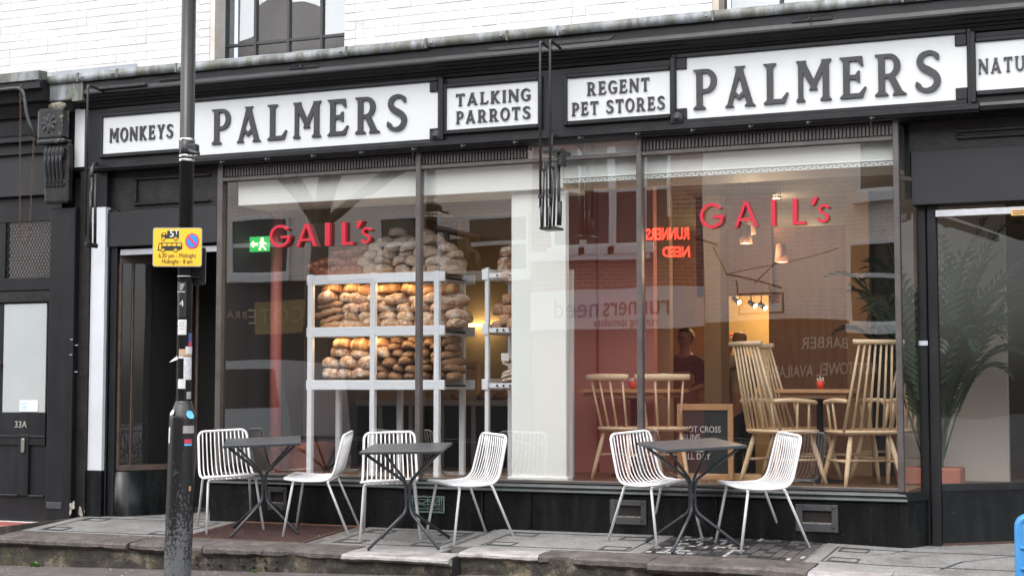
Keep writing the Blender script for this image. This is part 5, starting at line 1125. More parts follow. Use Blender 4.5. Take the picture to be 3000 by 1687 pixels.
for i, (x, y, rz, lab) in enumerate([(S(1838, 1248, .85)[0], .85, -22, 'low spindle chair by the coral wall, next to the cream pillar'), (S(1950, 1248, 1.0)[0], 1.0, 12, 'low spindle chair in front of the menu board, right of the mullion')]):
    o = com0 if i == 0 else copy_tree(com0); place(o, x, y, FL, R(rz)); o['label'] = lab
def cafe_table(xa, xb, Y, d, lab):
    c = (xa+xb)/2; t = thing('cafe_table', lab, 'table', (c, Y, FL)); bx('tabletop', xa, xb, Y-d/2, Y+d/2, 1.062, 1.092, wood2, t, .004); bx('apron', xa+.04, xb-.04, Y-d/2+.04, Y+d/2-.04, 1.02, 1.0615, mat('table_apron', (.32, .18, .09), .5), t)
    lathe('pedestal', [(.2, FL), (.2, FL+.015), (.03, FL+.03), (.028, 1.0), (.1, 1.019)], iron, t, 16, (c, Y, 0)); return t
cafe_table(S(1728, 1135, 1.3)[0], S(1988, 1140, 1.3)[0], 1.3, .6, 'wooden cafe table between the low chairs by the coral wall'); cafe_table(S(2292, 1140, 1.1)[0], S(2512, 1140, 1.1)[0], 1.1, .6, 'wooden cafe table between the tall spindle armchairs')
redp = mat('red_cup_plastic', (.75, .06, .03), .4); stick = mat('sugar_stick', (.72, .62, .5), .7)
for k, (x, y, lab) in enumerate([(1853, 1.2, 'red cup of sugar sticks on the table by the coral wall'), (2404, 1.0, 'red cup of sugar sticks on the table between the tall armchairs')]):
    X_ = S(x, 1120, y)[0]; t = thing('sugar_cup', lab, 'cup', (X_, y, 1.093)); lathe('cup', [(.024, 0), (.034, .065), (.031, .065), (.022, .004)], redp, t, 16, (X_, y, 1.0935)); rg = random.Random(k)
    for i in range(9): a = rg.uniform(0, 6.28); r = rg.uniform(.004, .018); tube('sugar_stick', [(X_+r*math.cos(a), y+r*math.sin(a), 1.10), (X_+1.5*r*math.cos(a), y+1.5*r*math.sin(a), 1.175+rg.uniform(0, .02))], .0035, stick, t, 5)
# menu board
a, b = S(1986, 1400, 1.0), S(2148, 1183, 1.0); a = (a[0], FL+.002); mb = thing('menu_board', 'wood-framed chalkboard menu with white lettering about hot cross buns', 'menu board', (a[0], 1.0, FL))
bx('chalkboard', a[0]+.045, b[0]-.045, 1.0, 1.015, a[1]+.05, b[1]-.052, mat('chalkboard_black', (.02, .023, .023), .5), mb)
for q in ((a[0], a[0]+.045, a[1], b[1]), (b[0]-.045, b[0], a[1], b[1])): bx('frame', q[0], q[1], .985, 1.02, q[2], q[3], wood2, mb, .003)
for q in ((a[1], a[1]+.05), (b[1]-.052, b[1])): bx('frame', a[0]+.046, b[0]-.046, .986, 1.019, q[0], q[1], wood2, mb, .003)
chalk = mat('chalk_white', (.7, .7, .68), .8)
for k, s in enumerate(('HOT CROSS', 'BUNS', 'BAKED', 'ALL DAY')): text('menu_text', s, .072, S(2000, 1200, 1.0)[0], .997, S(2000, (1265, 1288, 1322, 1344)[k], 1.0)[1], chalk, mb, .001, sx=.82)
# ------------------------------------------------------------------ potted palm
palm_m = mat('palm_green', (.022, .045, .02), .42, c2=(.04, .07, .028), vs=8); stem_m = mat('palm_stem', (.06, .08, .03), .6)
pxx = S(2735, 1380, 1.15)[0]; pm = thing('potted_palm', 'tall dark green palm in a low coral planter behind the right corner window', 'palm', (pxx, 1.15, FL))
bx('planter', pxx-.26, pxx+.22, .98, 1.32, FL, FL+.13, mat('coral_planter', (.40, .14, .09), .6), pm, .01)
rg = random.Random(14)
for k in range(50):
    an = R(rg.uniform(0, 360)); L = rg.uniform(.8, 1.2); el = rg.uniform(1.2, 1.5); h = rg.uniform(.15, 1.05); droop = rg.uniform(.35, .8)
    base = Vector((pxx+rg.uniform(-.08, .08), 1.15+rg.uniform(-.05, .05), FL+.1)); pts = []; n = 16; d = Vector((math.cos(an)*math.cos(el), math.sin(an)*math.cos(el)*.55, math.sin(el))); p = base.copy()
    if k % 3: p = base.copy()
    for i in range(n+1):
        pts.append(p.copy()); f = i/n; dd = d.copy(); dd.z -= droop*1.9*f*f; p = p+dd.normalized()*((h+L)/n)
    for q in pts: q.y = min(max(q.y, .62), 1.66); q.z = min(q.z, CE-.1)
    bm = bmesh.new(); bm_tube(bm, pts, .009, 5, False, .002)
    for i in range(6, n+1):
        for m_ in (0, .5):
            if i == n and m_: continue
            q = pts[i]+(pts[min(i+1, n)]-pts[i])*m_; t = (pts[i]-pts[i-1]).normalized(); sd_ = t.cross(Vector((0, 0, 1))).normalized(); f = (i+m_-6)/(n-6); ll = .26*math.sin(math.pi*(.18+.75*f))
            for s in (-1, 1):
                dr_ = (sd_*s*.8+t*.75+Vector((0, 0, -.12))).normalized(); u = dr_.cross(t).normalized().cross(dr_).normalized()*.019; e = q+dr_*ll+Vector((0, 0, -.10*ll)); mm = q+dr_*ll*.45+Vector((0, 0, .01))
                vv = [bm.verts.new(x) for x in (q, mm+u, e, mm-u)]; bm.faces.new(vv)
    from_bm('frond', bm, palm_m, pm)
# ------------------------------------------------------------------ people inside
def skin_body(name, chains, m, parent, sub=2):
    """connected edges with a radius per joint, grown into one surface"""
    vs, es, rs, ix = [], [], [], {}
    for ch in chains:
        pr = None
        for p, r in ch:
            k = tuple(round(c, 4) for c in p)
            if k not in ix: ix[k] = len(vs); vs.append(p); rs.append(r if isinstance(r, tuple) else (r, r))
            if pr is not None and pr != ix[k]: es.append((pr, ix[k]))
            pr = ix[k]
    me = bpy.data.meshes.new(name); me.from_pydata(vs, es, []); o = obj(name, me, m, parent)
    md = o.modifiers.new('skin', 'SKIN'); md.use_smooth_shade = True
    for i, d in enumerate(me.skin_vertices[0].data): d.radius = rs[i]; d.use_root = (i == 0)
    s = o.modifiers.new('sub', 'SUBSURF'); s.levels = sub; s.render_levels = sub; return o
skin_a = mat('skin_tone', (.50, .27, .17), .5); skin_b = mat('skin_tone_b', (.42, .24, .17), .5)
def hand(p, d, n_, side):
    ch = []; p, d = Vector(p), Vector(d).normalized(); s = Vector(n_).normalized()
    pal = p+d*.075
    for k, (o_, l) in enumerate(((-.03, .065), (-.01, .078), (.011, .072), (.03, .056))):
        a = pal+s*o_; ch.append([(tuple(p), .026), (tuple(a), .012), (tuple(a+d*l*.5), .0095), (tuple(a+d*l+Vector((0, 0, -.012))), .008)])
    ch.append([(tuple(p), .026), (tuple(p+d*.03-s*.035), .012), (tuple(p+d*.065-s*.052), .009)]); return ch
def person(name, lab, loc, rz, arms, skin, shirt, apron, hair=None, glasses=False, trouser=(.02, .02, .025)):
    t = thing(name, lab, 'person', loc, world=False); t.rotation_euler = (0, 0, rz)
    P = lambda *a: tuple(a)
    spine = [(P(0, 0, .95), (.15, .11)), (P(0, 0, 1.12), (.135, .10)), (P(0, 0, 1.32), (.155, .105)), (P(0, 0, 1.43), (.10, .075)), (P(0, .012, 1.50), .052), (P(0, .02, 1.56), .055), (P(0, .03, 1.62), (.072, .088)), (P(0, .025, 1.69), (.076, .092)), (P(0, .02, 1.745), (.06, .07))]
    ch = [spine]; sh = [[(p, tuple(q*1.08 for q in (r if isinstance(r, tuple) else (r, r)))) for p, r in spine[:4]]]
    for s, (el, wr) in zip((-1, 1), arms):
        so_ = P(s*.165, 0, 1.41); c = [(P(0, 0, 1.43), (.10, .075)), (so_, .058), (el, .042), (wr, .03)]; d = Vector(wr)-Vector(el); sd_ = d.cross(Vector((0, 0, 1))); sd_ = sd_ if sd_.length > .01 else Vector((1, 0, 0))
        ch.append(c); hs_ = hand(wr, d, sd_, s); 
        for q in hs_: q[0] = (wr, .03)
        ch += hs_; mid = tuple((Vector(so_)+Vector(el))/2); fe = tuple(Vector(el)+(Vector(wr)-Vector(el))*.25)
        sh.append([(P(0, 0, 1.43), (.108, .081)), (so_, .070), (mid, .06), (el, .053), (fe, .045)])
        ch.append([(P(0, 0, .95), (.15, .11)), (P(s*.095, 0, .88), .085), (P(s*.11, .015, .5), .058), (P(s*.115, -.01, .09), .04), (P(s*.12, .06, .035), .038), (P(s*.125, .14, .03), .03)])
    skin_body('body', ch, skin, t); skin_body('shirt', sh, shirt, t)
    tr = [[(P(0, 0, .99), (.152, .115)), (P(0, 0, .93), (.158, .118))]]
    for s in (-1, 1): tr.append([(P(0, 0, .93), (.158, .118)), (P(s*.095, 0, .86), .098), (P(s*.11, .015, .5), .072), (P(s*.115, -.01, .12), .06)])
    skin_body('trousers', tr, mat('trousers_'+name+str(len(bpy.data.materials)), trouser, .8), t)
    bm = bmesh.new(); rows = []
    for k in range(9):
        z = .55+k*.095; w_ = .19 if z < 1.1 else .13; y = .128 if z < 1.05 else .128+.004*(z-1.05)
        rows.append([bm.verts.new((w_*u, y+(.02 if z > 1.2 else 0)-.10*abs(u)**2.2, z)) for u in (-1, -.66, -.33, 0, .33, .66, 1)])
    for A, C_ in zip(rows, rows[1:]):
        for k in range(6): bm.faces.new([A[k], A[k+1], C_[k+1], C_[k]])
    from_bm('apron', bm, apron, t, True)
    fm = mat('face_dark', (.05, .03, .025), .5) if 'face_dark' not in bpy.data.materials else bpy.data.materials['face_dark']
    for s in (-1, 1):
        lathe('eye', [(.0001, -.006), (.008, -.004), (.009, .003), (.0001, .006)], fm, t, 8, (s*.03, .112, 1.655)); bm = bmesh.new(); bmesh.ops.create_icosphere(bm, subdivisions=2, radius=1)
        for v in bm.verts: v.co = Vector((s*.078+v.co.x*.008, .015+v.co.y*.016, 1.645+v.co.z*.03))
        from_bm('ear', bm, skin, t, True)
    bm = bmesh.new(); bmesh.ops.create_cone(bm, segments=8, radius1=.016, radius2=.006, depth=.045, cap_ends=True)
    for v in bm.verts: v.co = Vector((v.co.x, .122-v.co.z*.3, 1.632+v.co.z))
    from_bm('nose', bm, skin, t, True); bx('mouth', -.022, .022, .108, .116, 1.590, 1.597, mat('lips', (.35, .12, .1), .5) if 'lips' not in bpy.data.materials else bpy.data.materials['lips'], t, .002)
    if hair:
        bm = bmesh.new(); bmesh.ops.create_icosphere(bm, subdivisions=3, radius=1)
        bmesh.ops.delete(bm, geom=[v for v in bm.verts if (v.co.y > .25 and v.co.z < .42) or v.co.z < -.75], context='VERTS')
        for v in bm.verts: v.co = Vector((v.co.x*.090, .008+v.co.y*.108, 1.675+v.co.z*.098+noise.noise(v.co*6)*.004))
        from_bm('hair', bm, hair, t, True)
    if glasses:
        for s in (-1, 1): tube('glasses_rim', [(s*.032+.024*math.cos(k*.524), .128, 1.655+.018*math.sin(k*.524)) for k in range(12)], .003, iron, t, 5, True)
        tube('glasses_bridge', [(-.009, .129, 1.658), (.009, .129, 1.658)], .003, iron, t, 5)
    return t
beige = mat('cream_shirt', (.60, .48, .34), .8, c2=(.52, .40, .28), vs=6); navy = mat('black_shirt', (.015, .015, .018), .8); apr = mat('tan_apron', (.40, .30, .17), .8); apb = mat('black_apron', (.015, .015, .016), .8)
p = S(2172, 1000, 5.0); o = person('person', 'bald person in a cream shirt reaching out, turned away at the back', (p[0], 5.0, FM), R(60), [((-.33, .16, 1.30), (-.52, .34, 1.32)), ((.28, .1, 1.16), (.30, .34, 1.12))], skin_a, beige, apb)
p = S(2010, 1020, 4.4); o = person('person', 'dark-haired person with glasses, black top and tan apron behind the coral wall', (p[0], 4.4, FM), R(165), [((-.26, .06, 1.16), (-.20, .28, 1.10)), ((.26, .06, 1.16), (.18, .28, 1.08))], skin_b, navy, apr, mat('dark_hair', (.02, .015, .012), .5), True)
p = S(2128, 985, 5.6); o = person('person', 'person in a red headscarf and white top behind the bald one', (p[0], 5.6, FM), R(-140), [((-.26, .06, 1.16), (-.22, .28, 1.1)), ((.26, .06, 1.16), (.22, .28, 1.1))], skin_a, mat('white_top', (.7, .68, .64), .8), apb, mat('red_headscarf', (.55, .07, .04), .7))

# ================================================================== STREET FURNITURE
def make_wire_chair():
    t = thing('wire_chair', 'x', 'chair', group='white wire chairs outside the shop', world=False)
    hw, tw = .215, .20           # half widths at the seat and at the back top
    prof = fillet([(.215, .452), (.05, .428), (-.175, .432), (-.225, .60), (-.275, .785)], .085, 6)
    prof = [(p[0], p[1]) for p in [Vector((a[0], a[1], 0)) for a in prof]]
    n = len(prof)
    def X_(u, i): f = max(0, (prof[i][1]-.45)/.335); return u*(hw+(tw-hw)*f)
    left = [Vector((X_(-1, i), prof[i][0], prof[i][1])) for i in range(n)]; right = [Vector((X_(1, i), prof[i][0], prof[i][1])) for i in range(n)]
    loop = left+right[::-1]
    # round the four corners of the frame
    cl = fillet([left[0], left[-1], right[-1], right[0]], .06, 5, True)
    def corner(a, b, c, r=.055, seg=5):
        A = b+(a-b).normalized()*r; C_ = b+(c-b).normalized()*r; return [A*(1-k/seg)**2+b*2*(k/seg)*(1-k/seg)+C_*(k/seg)**2 for k in range(seg+1)]
    fr = corner(right[0], left[0], left[2])+[p for p in left[2:-1] if (p-left[0]).length > .06 and (p-left[-1]).length > .06]+corner(left[-2], left[-1], right[-1])+corner(left[-1], right[-1], right[-2])+[p for p in right[2:-1][::-1] if (p-right[0]).length > .06 and (p-right[-1]).length > .06]+corner(right[2], right[0], left[0])
    tube('frame', fr, .0103, white_tube, t, 8, True)
    for k in range(11):
        u = (k+1)/12*2-1; q = 1-u*u; cl01 = lambda f: max(0.0, min(1.0, f))
        pts = [Vector((X_(u, i), prof[i][0]-.016*q*math.sin(math.pi*cl01((prof[i][1]-.44)/.345)), prof[i][1]-.012*q*math.sin(math.pi*cl01((.215-prof[i][0])/.44)))) for i in range(n)]
        tube('wire', pts, .0056, white_tube, t, 6)
    for sx in (-1, 1):
        tube('leg', fillet([(sx*.05, .14, .425), (sx*.192, .14, .428), (sx*.232, .225, 0)], .03, 4), .0102, white_tube, t, 8)
        tube('leg', fillet([(sx*.05, -.135, .418), (sx*.192, -.135, .421), (sx*.225, -.30, 0)], .03, 4), .0102, white_tube, t, 8)
    tube('cross_bar', [(-.05, .14, .425), (.05, .14, .425)], .0088, white_tube, t, 8); tube('cross_bar', [(-.05, -.135, .418), (.05, -.135, .418)], .0088, white_tube, t, 8)
    bx('stacking_pad', -.02, .02, -.02, .02, .405, .42, white_tube, t)
    return t
def stand(o, x, y, rz):
    """put a thing on the sloping forecourt"""
    z = gz(x, y); n = Vector((0, -.07, 1)).normalized(); q = Vector((0, 0, 1)).rotation_difference(n)
    o.rotation_mode = 'QUATERNION'; from mathutils import Quaternion
    o.rotation_quaternion = q @ Quaternion((0, 0, 1), rz); o.location = (x, y, z+.003); return o
ch0 = make_wire_chair()
# (four feet in plan: centre and facing)
for i, (x, y, rz, lab) in enumerate([(-1.24, -.40, -137, 'white wire chair nearest the lamp post, left of the leftmost table'), (-.43, -.38, 108, 'white wire chair right of the leftmost table, seen from the side'),
        (.27, -.44, -154, 'white wire chair left of the middle table, facing the street'), (.92, -.45, 143, 'white wire chair right of the middle table below the cream pillar'),
        (2.43, -.34, -118, 'white wire chair left of the rightmost table, behind it'), (3.18, -.37, 128, 'white wire chair right of the rightmost table below the tall armchairs')]):
    o = ch0 if i == 0 else copy_tree(ch0); stand(o, x, y, R(rz)); o['label'] = lab
def make_table():
    t = thing('bistro_table', 'x', 'table', group='dark square tables outside the shop', world=False); h = .735
    bm = bmesh.new(); bm_box(bm, -.305, .305, -.305, .305, h-.022, h, .003); bmesh.ops.recalc_face_normals(bm, faces=bm.faces[:]); from_bm('tabletop', bm, table_m, t)
    for k in range(4):
        a = R(45+90*k); c, s = math.cos(a), math.sin(a); r = .019
        tube('leg', fillet([(c*.375, s*.375, .008), (c*r, s*r, .25), (c*r, s*r, .47), (c*.36, s*.36, h-.03)], .05, 4), .0115, table_m, t, 8)
    bx('clamp', -.02, .02, -.02, .02, .34, .38, table_m, t); return t
tb0 = make_table()
for i, (x, y, rz, lab) in enumerate([(-.86, -.47, 31, 'dark square table on the rusty hatch, nearest the lamp post'), (.60, -.77, 17, 'dark square table in the middle, in front of the bread rack'), (2.74, -.47, 38, 'dark square table on the pavement lights below the menu board')]):
    o = tb0 if i == 0 else copy_tree(tb0); stand(o, x, y, R(rz)); o['label'] = lab

# ------------------------------------------------------------------ lamp post with stickers
LY = -2.0; lx, lz = S(519, 1687, LY); lxt, lzt = S(556, 0, LY)
lp = thing('lamp_post', 'black lamp post with chipped paint and torn stickers in front of the shop', 'lamp post', (lx, LY, sz(lx)))
def post_mat(name, thr):
    m, t, b = nodes(name); co = coords(t, True); fine = nz(t, stretch(t, co, (1, 1, .7)), 60, 8, .75); big = nz(t, stretch(t, co, (5, 5, 1.3)), 1, 3)
    sep = N(t, 'ShaderNodeSeparateXYZ'); t.links.new(co, sep.inputs[0]); mr = N(t, 'ShaderNodeMapRange'); mr.inputs['From Min'].default_value = .85; mr.inputs['From Max'].default_value = -.25; mr.inputs['To Min'].default_value = -.16; mr.inputs['To Max'].default_value = .10
    t.links.new(sep.outputs[2], mr.inputs['Value'])
    a1 = N(t, 'ShaderNodeMath', operation='MULTIPLY_ADD'); t.links.new(big, a1.inputs[0]); a1.inputs[1].default_value = .5; t.links.new(fine, a1.inputs[2]); a2 = N(t, 'ShaderNodeMath', operation='ADD'); t.links.new(a1.outputs[0], a2.inputs[0]); t.links.new(mr.outputs[0], a2.inputs[1])
    t.links.new(ramp(t, a2.outputs[0], [(thr, (.009, .009, .0095)), (thr+.025, (.105, .11, .115))]), b.inputs['Base Color']); b.inputs['Roughness'].default_value = .32; bump(t, b, fine, .25, .002); return m
post_base = post_mat('chipped_black_enamel', .79); post_top = mat('glossy_black_enamel', (.008, .0075, .0075), .25, c2=(.014, .013, .0125), vs=5, bs=50, bstr=.08, spec=.3)
bz_ = S(535, 1226, LY)[1]; sh_ = S(537, 1180, LY)[1]
def off(z): return Vector((lx+(S(538, 1159, LY)[0]-lx)*min(1, (z-sz(lx))/(sh_-sz(lx))), LY, z))
rb = .098; rp_ = .0535
def post_section(name, prof, m, parent):
    bm = bmesh.new(); n = 28; rings = [[bm.verts.new((off(z).x+r*math.cos(2*math.pi*k/n), LY+r*math.sin(2*math.pi*k/n), z)) for k in range(n)] for r, z in prof]
    for A, C_ in zip(rings, rings[1:]):
        for k in range(n): bm.faces.new([A[k], A[(k+1) % n], C_[(k+1) % n], C_[k]])
    return from_bm(name, bm, m, parent, True)
z0_ = sz(lx)-.02
post_section('base', [(rb, z0_+(bz_-z0_)*k/12) for k in range(13)]+[(rb*.99, bz_+.012), (rb*.93, bz_+.03), (rp_*1.28, sh_-.015), (rp_*1.13, sh_), (rp_*1.13, sh_+.012), (rp_, sh_+.014)], post_base, lp)
bandz = S(550, 437, LY)[1]
post_section('shaft', [(rp_, sh_+.014), (rp_*.985, bandz-.10), (rp_*1.06, bandz-.098), (rp_*1.06, bandz+.06), (rp_*.985, bandz+.062), (rp_*.95, 4.6), (rp_*.9, 7.5)], post_top, lp)
for z in (bandz+.065, bandz-.055, bandz-.085): post_section('steel_band', [(rp_*1.07, z-.009), (rp_*1.085, z-.006), (rp_*1.085, z+.006), (rp_*1.07, z+.009)], chrome, lp)
a = off(bandz); bx('junction_bracket', a.x+.03, a.x+.10, LY-.05, LY+.02, bandz-.03, bandz+.03, iron, lp, .01); tube('cable_gland', [(a.x+.06, LY-.06, bandz-.02), (a.x+.12, LY-.07, bandz-.045), (a.x+.15, LY-.06, bandz-.05)], .014, iron, lp)
tube('luminaire_arm', fillet([(a.x, LY, 7.5), (a.x, LY, 8.0), (a.x, LY-.9, 8.2)], .2, 5), .04, post_top, lp); bx('luminaire', a.x-.12, a.x+.12, LY-1.4, LY-.8, 8.15, 8.25, post_top, lp, .04)
def curved(name, x0, x1, y0, y1, r, m, parent, lift=.0015, n=8):
    """patch wrapped round the post: photo rectangle -> strip on the cylinder"""
    zt = S(540, y0, LY)[1]; zb = S(540, y1, LY)[1]; vs = []; fs = []
    c = off((zt+zb)/2); vdir = (Vector((CAM.x, CAM.y, 0))-Vector((c.x, c.y, 0))).normalized(); right_ = Vector((-vdir.y, vdir.x, 0)); cpx = project((c.x, c.y, c.z))[0]; sc_ = FOC/((c-CAM).dot(_fw))
    for i in range(n+1):
        u = ((x0+(x1-x0)*i/n)-cpx)/sc_; u = max(-.985, min(.985, u/r)); ang = math.asin(u); d = right_*math.sin(ang)+vdir*math.cos(ang)
        for z in (zb, zt): q = off(z); vs.append((q.x+d.x*(r+lift), q.y+d.y*(r+lift), z))
    for i in range(n): fs.append((2*i, 2*i+2, 2*i+3, 2*i+1))
    return mesh(name, vs, fs, m, parent, True)
wst = mat('white_sticker', (.62, .62, .62), .5, c2=(.45, .45, .46), vs=40); gst = mat('grey_sticker', (.36, .34, .32), .6, c2=(.25, .24, .23), vs=40)
kst = mat('black_sticker', (.012, .012, .013), .4); blu = mat('blue_sticker', (.10, .38, .62), .5); red_s = mat('red_sticker', (.5, .04, .08), .5); nav = mat('navy_sticker', (.05, .08, .22), .5); tanst = mat('torn_tape', (.42, .28, .17), .7)
curved('sticker', 520, 546, 826, 870, rp_, kst, lp); curved('sticker', 521, 545, 870, 930, rp_, kst, lp, .0012); curved('sticker_line', 522, 542, 855, 857, rp_, wst, lp, .003)
for k in range(4): curved('sticker_line', 528, 541-2*k, 833+k*5, 835+k*5, rp_, wst, lp, .003)
curved('sticker', 522, 546, 937, 981, rp_, wst, lp); curved('sticker', 552, 561, 976, 1002, rp_, nav, lp); curved('sticker', 552, 561, 1002, 1014, rp_, red_s, lp); curved('sticker', 543, 561, 1015, 1037, rp_, wst, lp, .003); curved('sticker', 525, 560, 1023, 1043, rp_, tanst, lp)
for k in range(3): curved('sticker_line', 525, 540, 945+k*9, 947+k*9, rp_, gst, lp, .003)
curved('torn_poster', 538, 560, 1045, 1112, rp_, wst, lp); curved('torn_poster', 524, 538, 1044, 1050, rp_, wst, lp, .004); curved('sticker', 522, 543, 1110, 1138, rp_, wst, lp); curved('sticker', 546, 559, 1147, 1168, rp_, gst, lp)
tip = off(S(540, 1060, LY)[1]); mesh('torn_flap', [(tip.x-.05, LY-.045, tip.z+.03), (tip.x-.02, LY-.06, tip.z+.045), (tip.x-.01, LY-.058, tip.z+.02), (tip.x-.085, LY-.06, tip.z-.004)], [(0, 1, 2), (0, 2, 3)], wst, lp)
me = text_mesh('4', .065, .001, 'CENTER'); q = off(S(530, 899, LY)[1]); vdir = (Vector((CAM.x, CAM.y, 0))-Vector((q.x, q.y, 0))).normalized(); rgt = Vector((-vdir.y, vdir.x, 0))
for v in me.vertices: c = v.co.copy(); ang = (c.x-.023)/rp_; d = rgt*math.sin(ang)+vdir*math.cos(ang); v.co = Vector((q.x, q.y, q.z+c.y))+d*(rp_+.003+c.z)
me.materials.clear(); obj('sticker_number', me, wst, lp)
for (x0, x1, y0, y1, m) in ((536, 567, 1246, 1268, gst), (540, 561, 1285, 1297, red_s), (540, 561, 1298, 1304, blu), (496, 500, 1250, 1297, wst), (552, 558, 1422, 1436, tanst)): curved('sticker', x0, x1, y0, y1, rb, m, lp, .002)
# round stickers on the shoulder
for (xp, yp, r_, m) in ((557, 1213, .03, blu), (505, 1207, .02, wst)):
    z = S(540, yp, LY)[1]; c = off(z); vdir = (Vector((CAM.x, CAM.y, 0))-Vector((c.x, c.y, 0))).normalized(); rgt = Vector((-vdir.y, vdir.x, 0)); u = (xp-project((c.x, c.y, z))[0])/(FOC/((c-CAM).dot(_fw))); rr = rb*.93+.006
    ang = math.asin(max(-.95, min(.95, u/rr))); vs = []
    for k in range(16):
        a_ = ang+r_*math.cos(k*math.pi/8)/rr; zz = z+r_*math.sin(k*math.pi/8); rz_ = rr-(zz-z)*.55*1.0; d = rgt*math.sin(a_)+vdir*math.cos(a_); vs.append((c.x+d.x*rz_, c.y+d.y*rz_, zz))
    mesh('round_sticker', vs, [tuple(range(16))], m, lp)
# yellow parking sign and the sign behind it, both strapped to the post
ys = thing('parking_sign', 'yellow no-waiting sign for lorries and coaches on the lamp post', 'sign', (off(2).x, LY-.075, 2))
YP = LY-.095
yel = mat('sign_yellow', (.80, .47, .03), .4); ink_ = mat('sign_black', (.02, .02, .02), .5)
A0, A1 = S(457, 784, YP), S(584, 664, YP); w_, h_ = A1[0]-A0[0], A1[1]-A0[1]
RZ = Matrix.Translation((off(2).x, YP, A0[1])) @ Matrix.Rotation(R(24), 4, 'Z')           # the plate is turned towards the road
def rrect(x0, x1, z0, z1, r, n=4):
    p = []
    for cx_, cz_, a0 in ((x1-r, z1-r, 0), (x0+r, z1-r, 90), (x0+r, z0+r, 180), (x1-r, z0+r, 270)): p += arc(cx_, cz_, r, r, a0, a0+90, n)
    return p
W2 = w_*.96/2; ox = -.0+((A0[0]+A1[0])/2-off(2).x)*1.0
def onsign(o): o.data.transform(RZ @ Matrix.Translation((ox, 0, 0))); return o
onsign(poly('plate', rrect(-W2, W2, 0, h_, .018), -.003, 0, mat('sign_edge_grey', (.32, .32, .32), .4, .4), ys)); onsign(poly('yellow_face', rrect(-W2+.006, W2-.006, .006, h_-.006, .016), -.0045, -.0031, yel, ys))
U = lambda u: -W2+2*W2*u; V = lambda v: h_*v
def sp(name, pts, m, y=-.006): return onsign(poly(name, [(U(a), V(b)) for a, b in pts], y, -.0046, m, ys))
sp('lorry_symbol', [(.17, .74), (.17, .83), (.20, .875), (.265, .875), (.275, .82), (.29, .82), (.29, .92), (.53, .92), (.53, .72), (.17, .72)], ink_)
sp('lorry_window', [(.195, .815), (.205, .86), (.25, .86), (.25, .815)], yel, -.0072)
sp('coach_symbol', [(.10, .41), (.125, .60), (.15, .615), (.58, .615), (.60, .59), (.60, .45), (.50, .41)], ink_)
for k in range(4): sp('coach_window', [(.20+k*.10, .53), (.20+k*.10, .59), (.28+k*.10, .59), (.28+k*.10, .53)], yel, -.0072)
sp('coach_door', [(.13, .44), (.14, .585), (.175, .585), (.17, .44)], yel, -.0072)
def disc(u, v, r, m, y): return onsign(poly('wheel', [(U(u)+a, V(v)+b) for a, b in arc(0, 0, r, r, 0, 345, 23)], y, -.0046, m, ys))
for u, v in ((.215, .715), (.465, .715), (.21, .42), (.465, .42)): disc(u, v, .015, ink_, -.0078); disc(u, v, .0125, yel, -.0084); disc(u, v, .009, ink_, -.009); disc(u, v, .0062, yel, -.0096)
t_ = text('weight_lettering', '5', .072, U(.335), -.0075, V(.76), mat('sign_white', (.8, .8, .8), .5), ys, .0005); onsign(t_); t_ = text('weight_lettering', 'T', .042, U(.445), -.0075, V(.825), bpy.data.materials['sign_white'], ys, .0005); onsign(t_)
for r_, m, y in ((.050, mat('sign_red', (.62, .03, .06), .5), -.0062), (.041, mat('sign_blue', (.03, .22, .62), .5), -.0072)):
    onsign(poly('no_waiting_symbol', [(U(.80)+a, V(.655)+b*1.12) for a, b in arc(0, 0, r_, r_, 0, 350, 30)], y, -.0046, m, ys))
onsign(poly('no_waiting_symbol', [(U(.80)+a, V(.655)+b) for a, b in ((-.038, .032), (-.028, .042), (.038, -.032), (.028, -.042))], -.0082, -.0073, bpy.data.materials['sign_red'], ys))
onsign(text('times_lettering', '6.30 pm - Midnight', .044, 0, -.006, V(.235), ink_, ys, .0008, 'CENTER', sx=.80)); onsign(text('times_lettering', 'Midnight - 8 am', .044, 0, -.006, V(.085), ink_, ys, .0008, 'CENTER', sx=.80))
bx('clip', off(2).x-.02, off(2).x+.02, LY-.078, LY-.04, A0[1]+.1, A0[1]+.125, iron, ys); bx('clip', off(2).x-.02, off(2).x+.02, LY-.078, LY-.04, A1[1]-.1, A1[1]-.075, iron, ys)
bsg = thing('rear_sign', 'back of a black sign plate behind the yellow sign on the post', 'sign', (off(2).x+.1, LY+.05, 1.9))
A2, A3 = S(545, 834, LY+.07), S(602, 726, LY+.07); bx('plate', A2[0], A3[0], LY+.065, LY+.07, A2[1], A3[1], mat('sign_back_black', (.018, .018, .02), .45), bsg); poly('plate_edge', rrect(A2[0]-.002, A3[0]+.004, A2[1]-.004, A3[1]+.004, .02), LY+.0705, LY+.074, mat('sign_edge', (.2, .2, .2), .4, .5), bsg)
for f in (.2, .85): bx('channel', A2[0]+.02, A3[0]-.02, LY+.05, LY+.0645, A2[1]+(A3[1]-A2[1])*f-.01, A2[1]+(A3[1]-A2[1])*f+.01, iron, bsg); tube('strap', [(off(2).x+(rp_+.004)*math.cos(k*.524), LY+(rp_+.004)*math.sin(k*.524), A2[1]+(A3[1]-A2[1])*f) for k in range(12)], .004, chrome, bsg, 5, True)

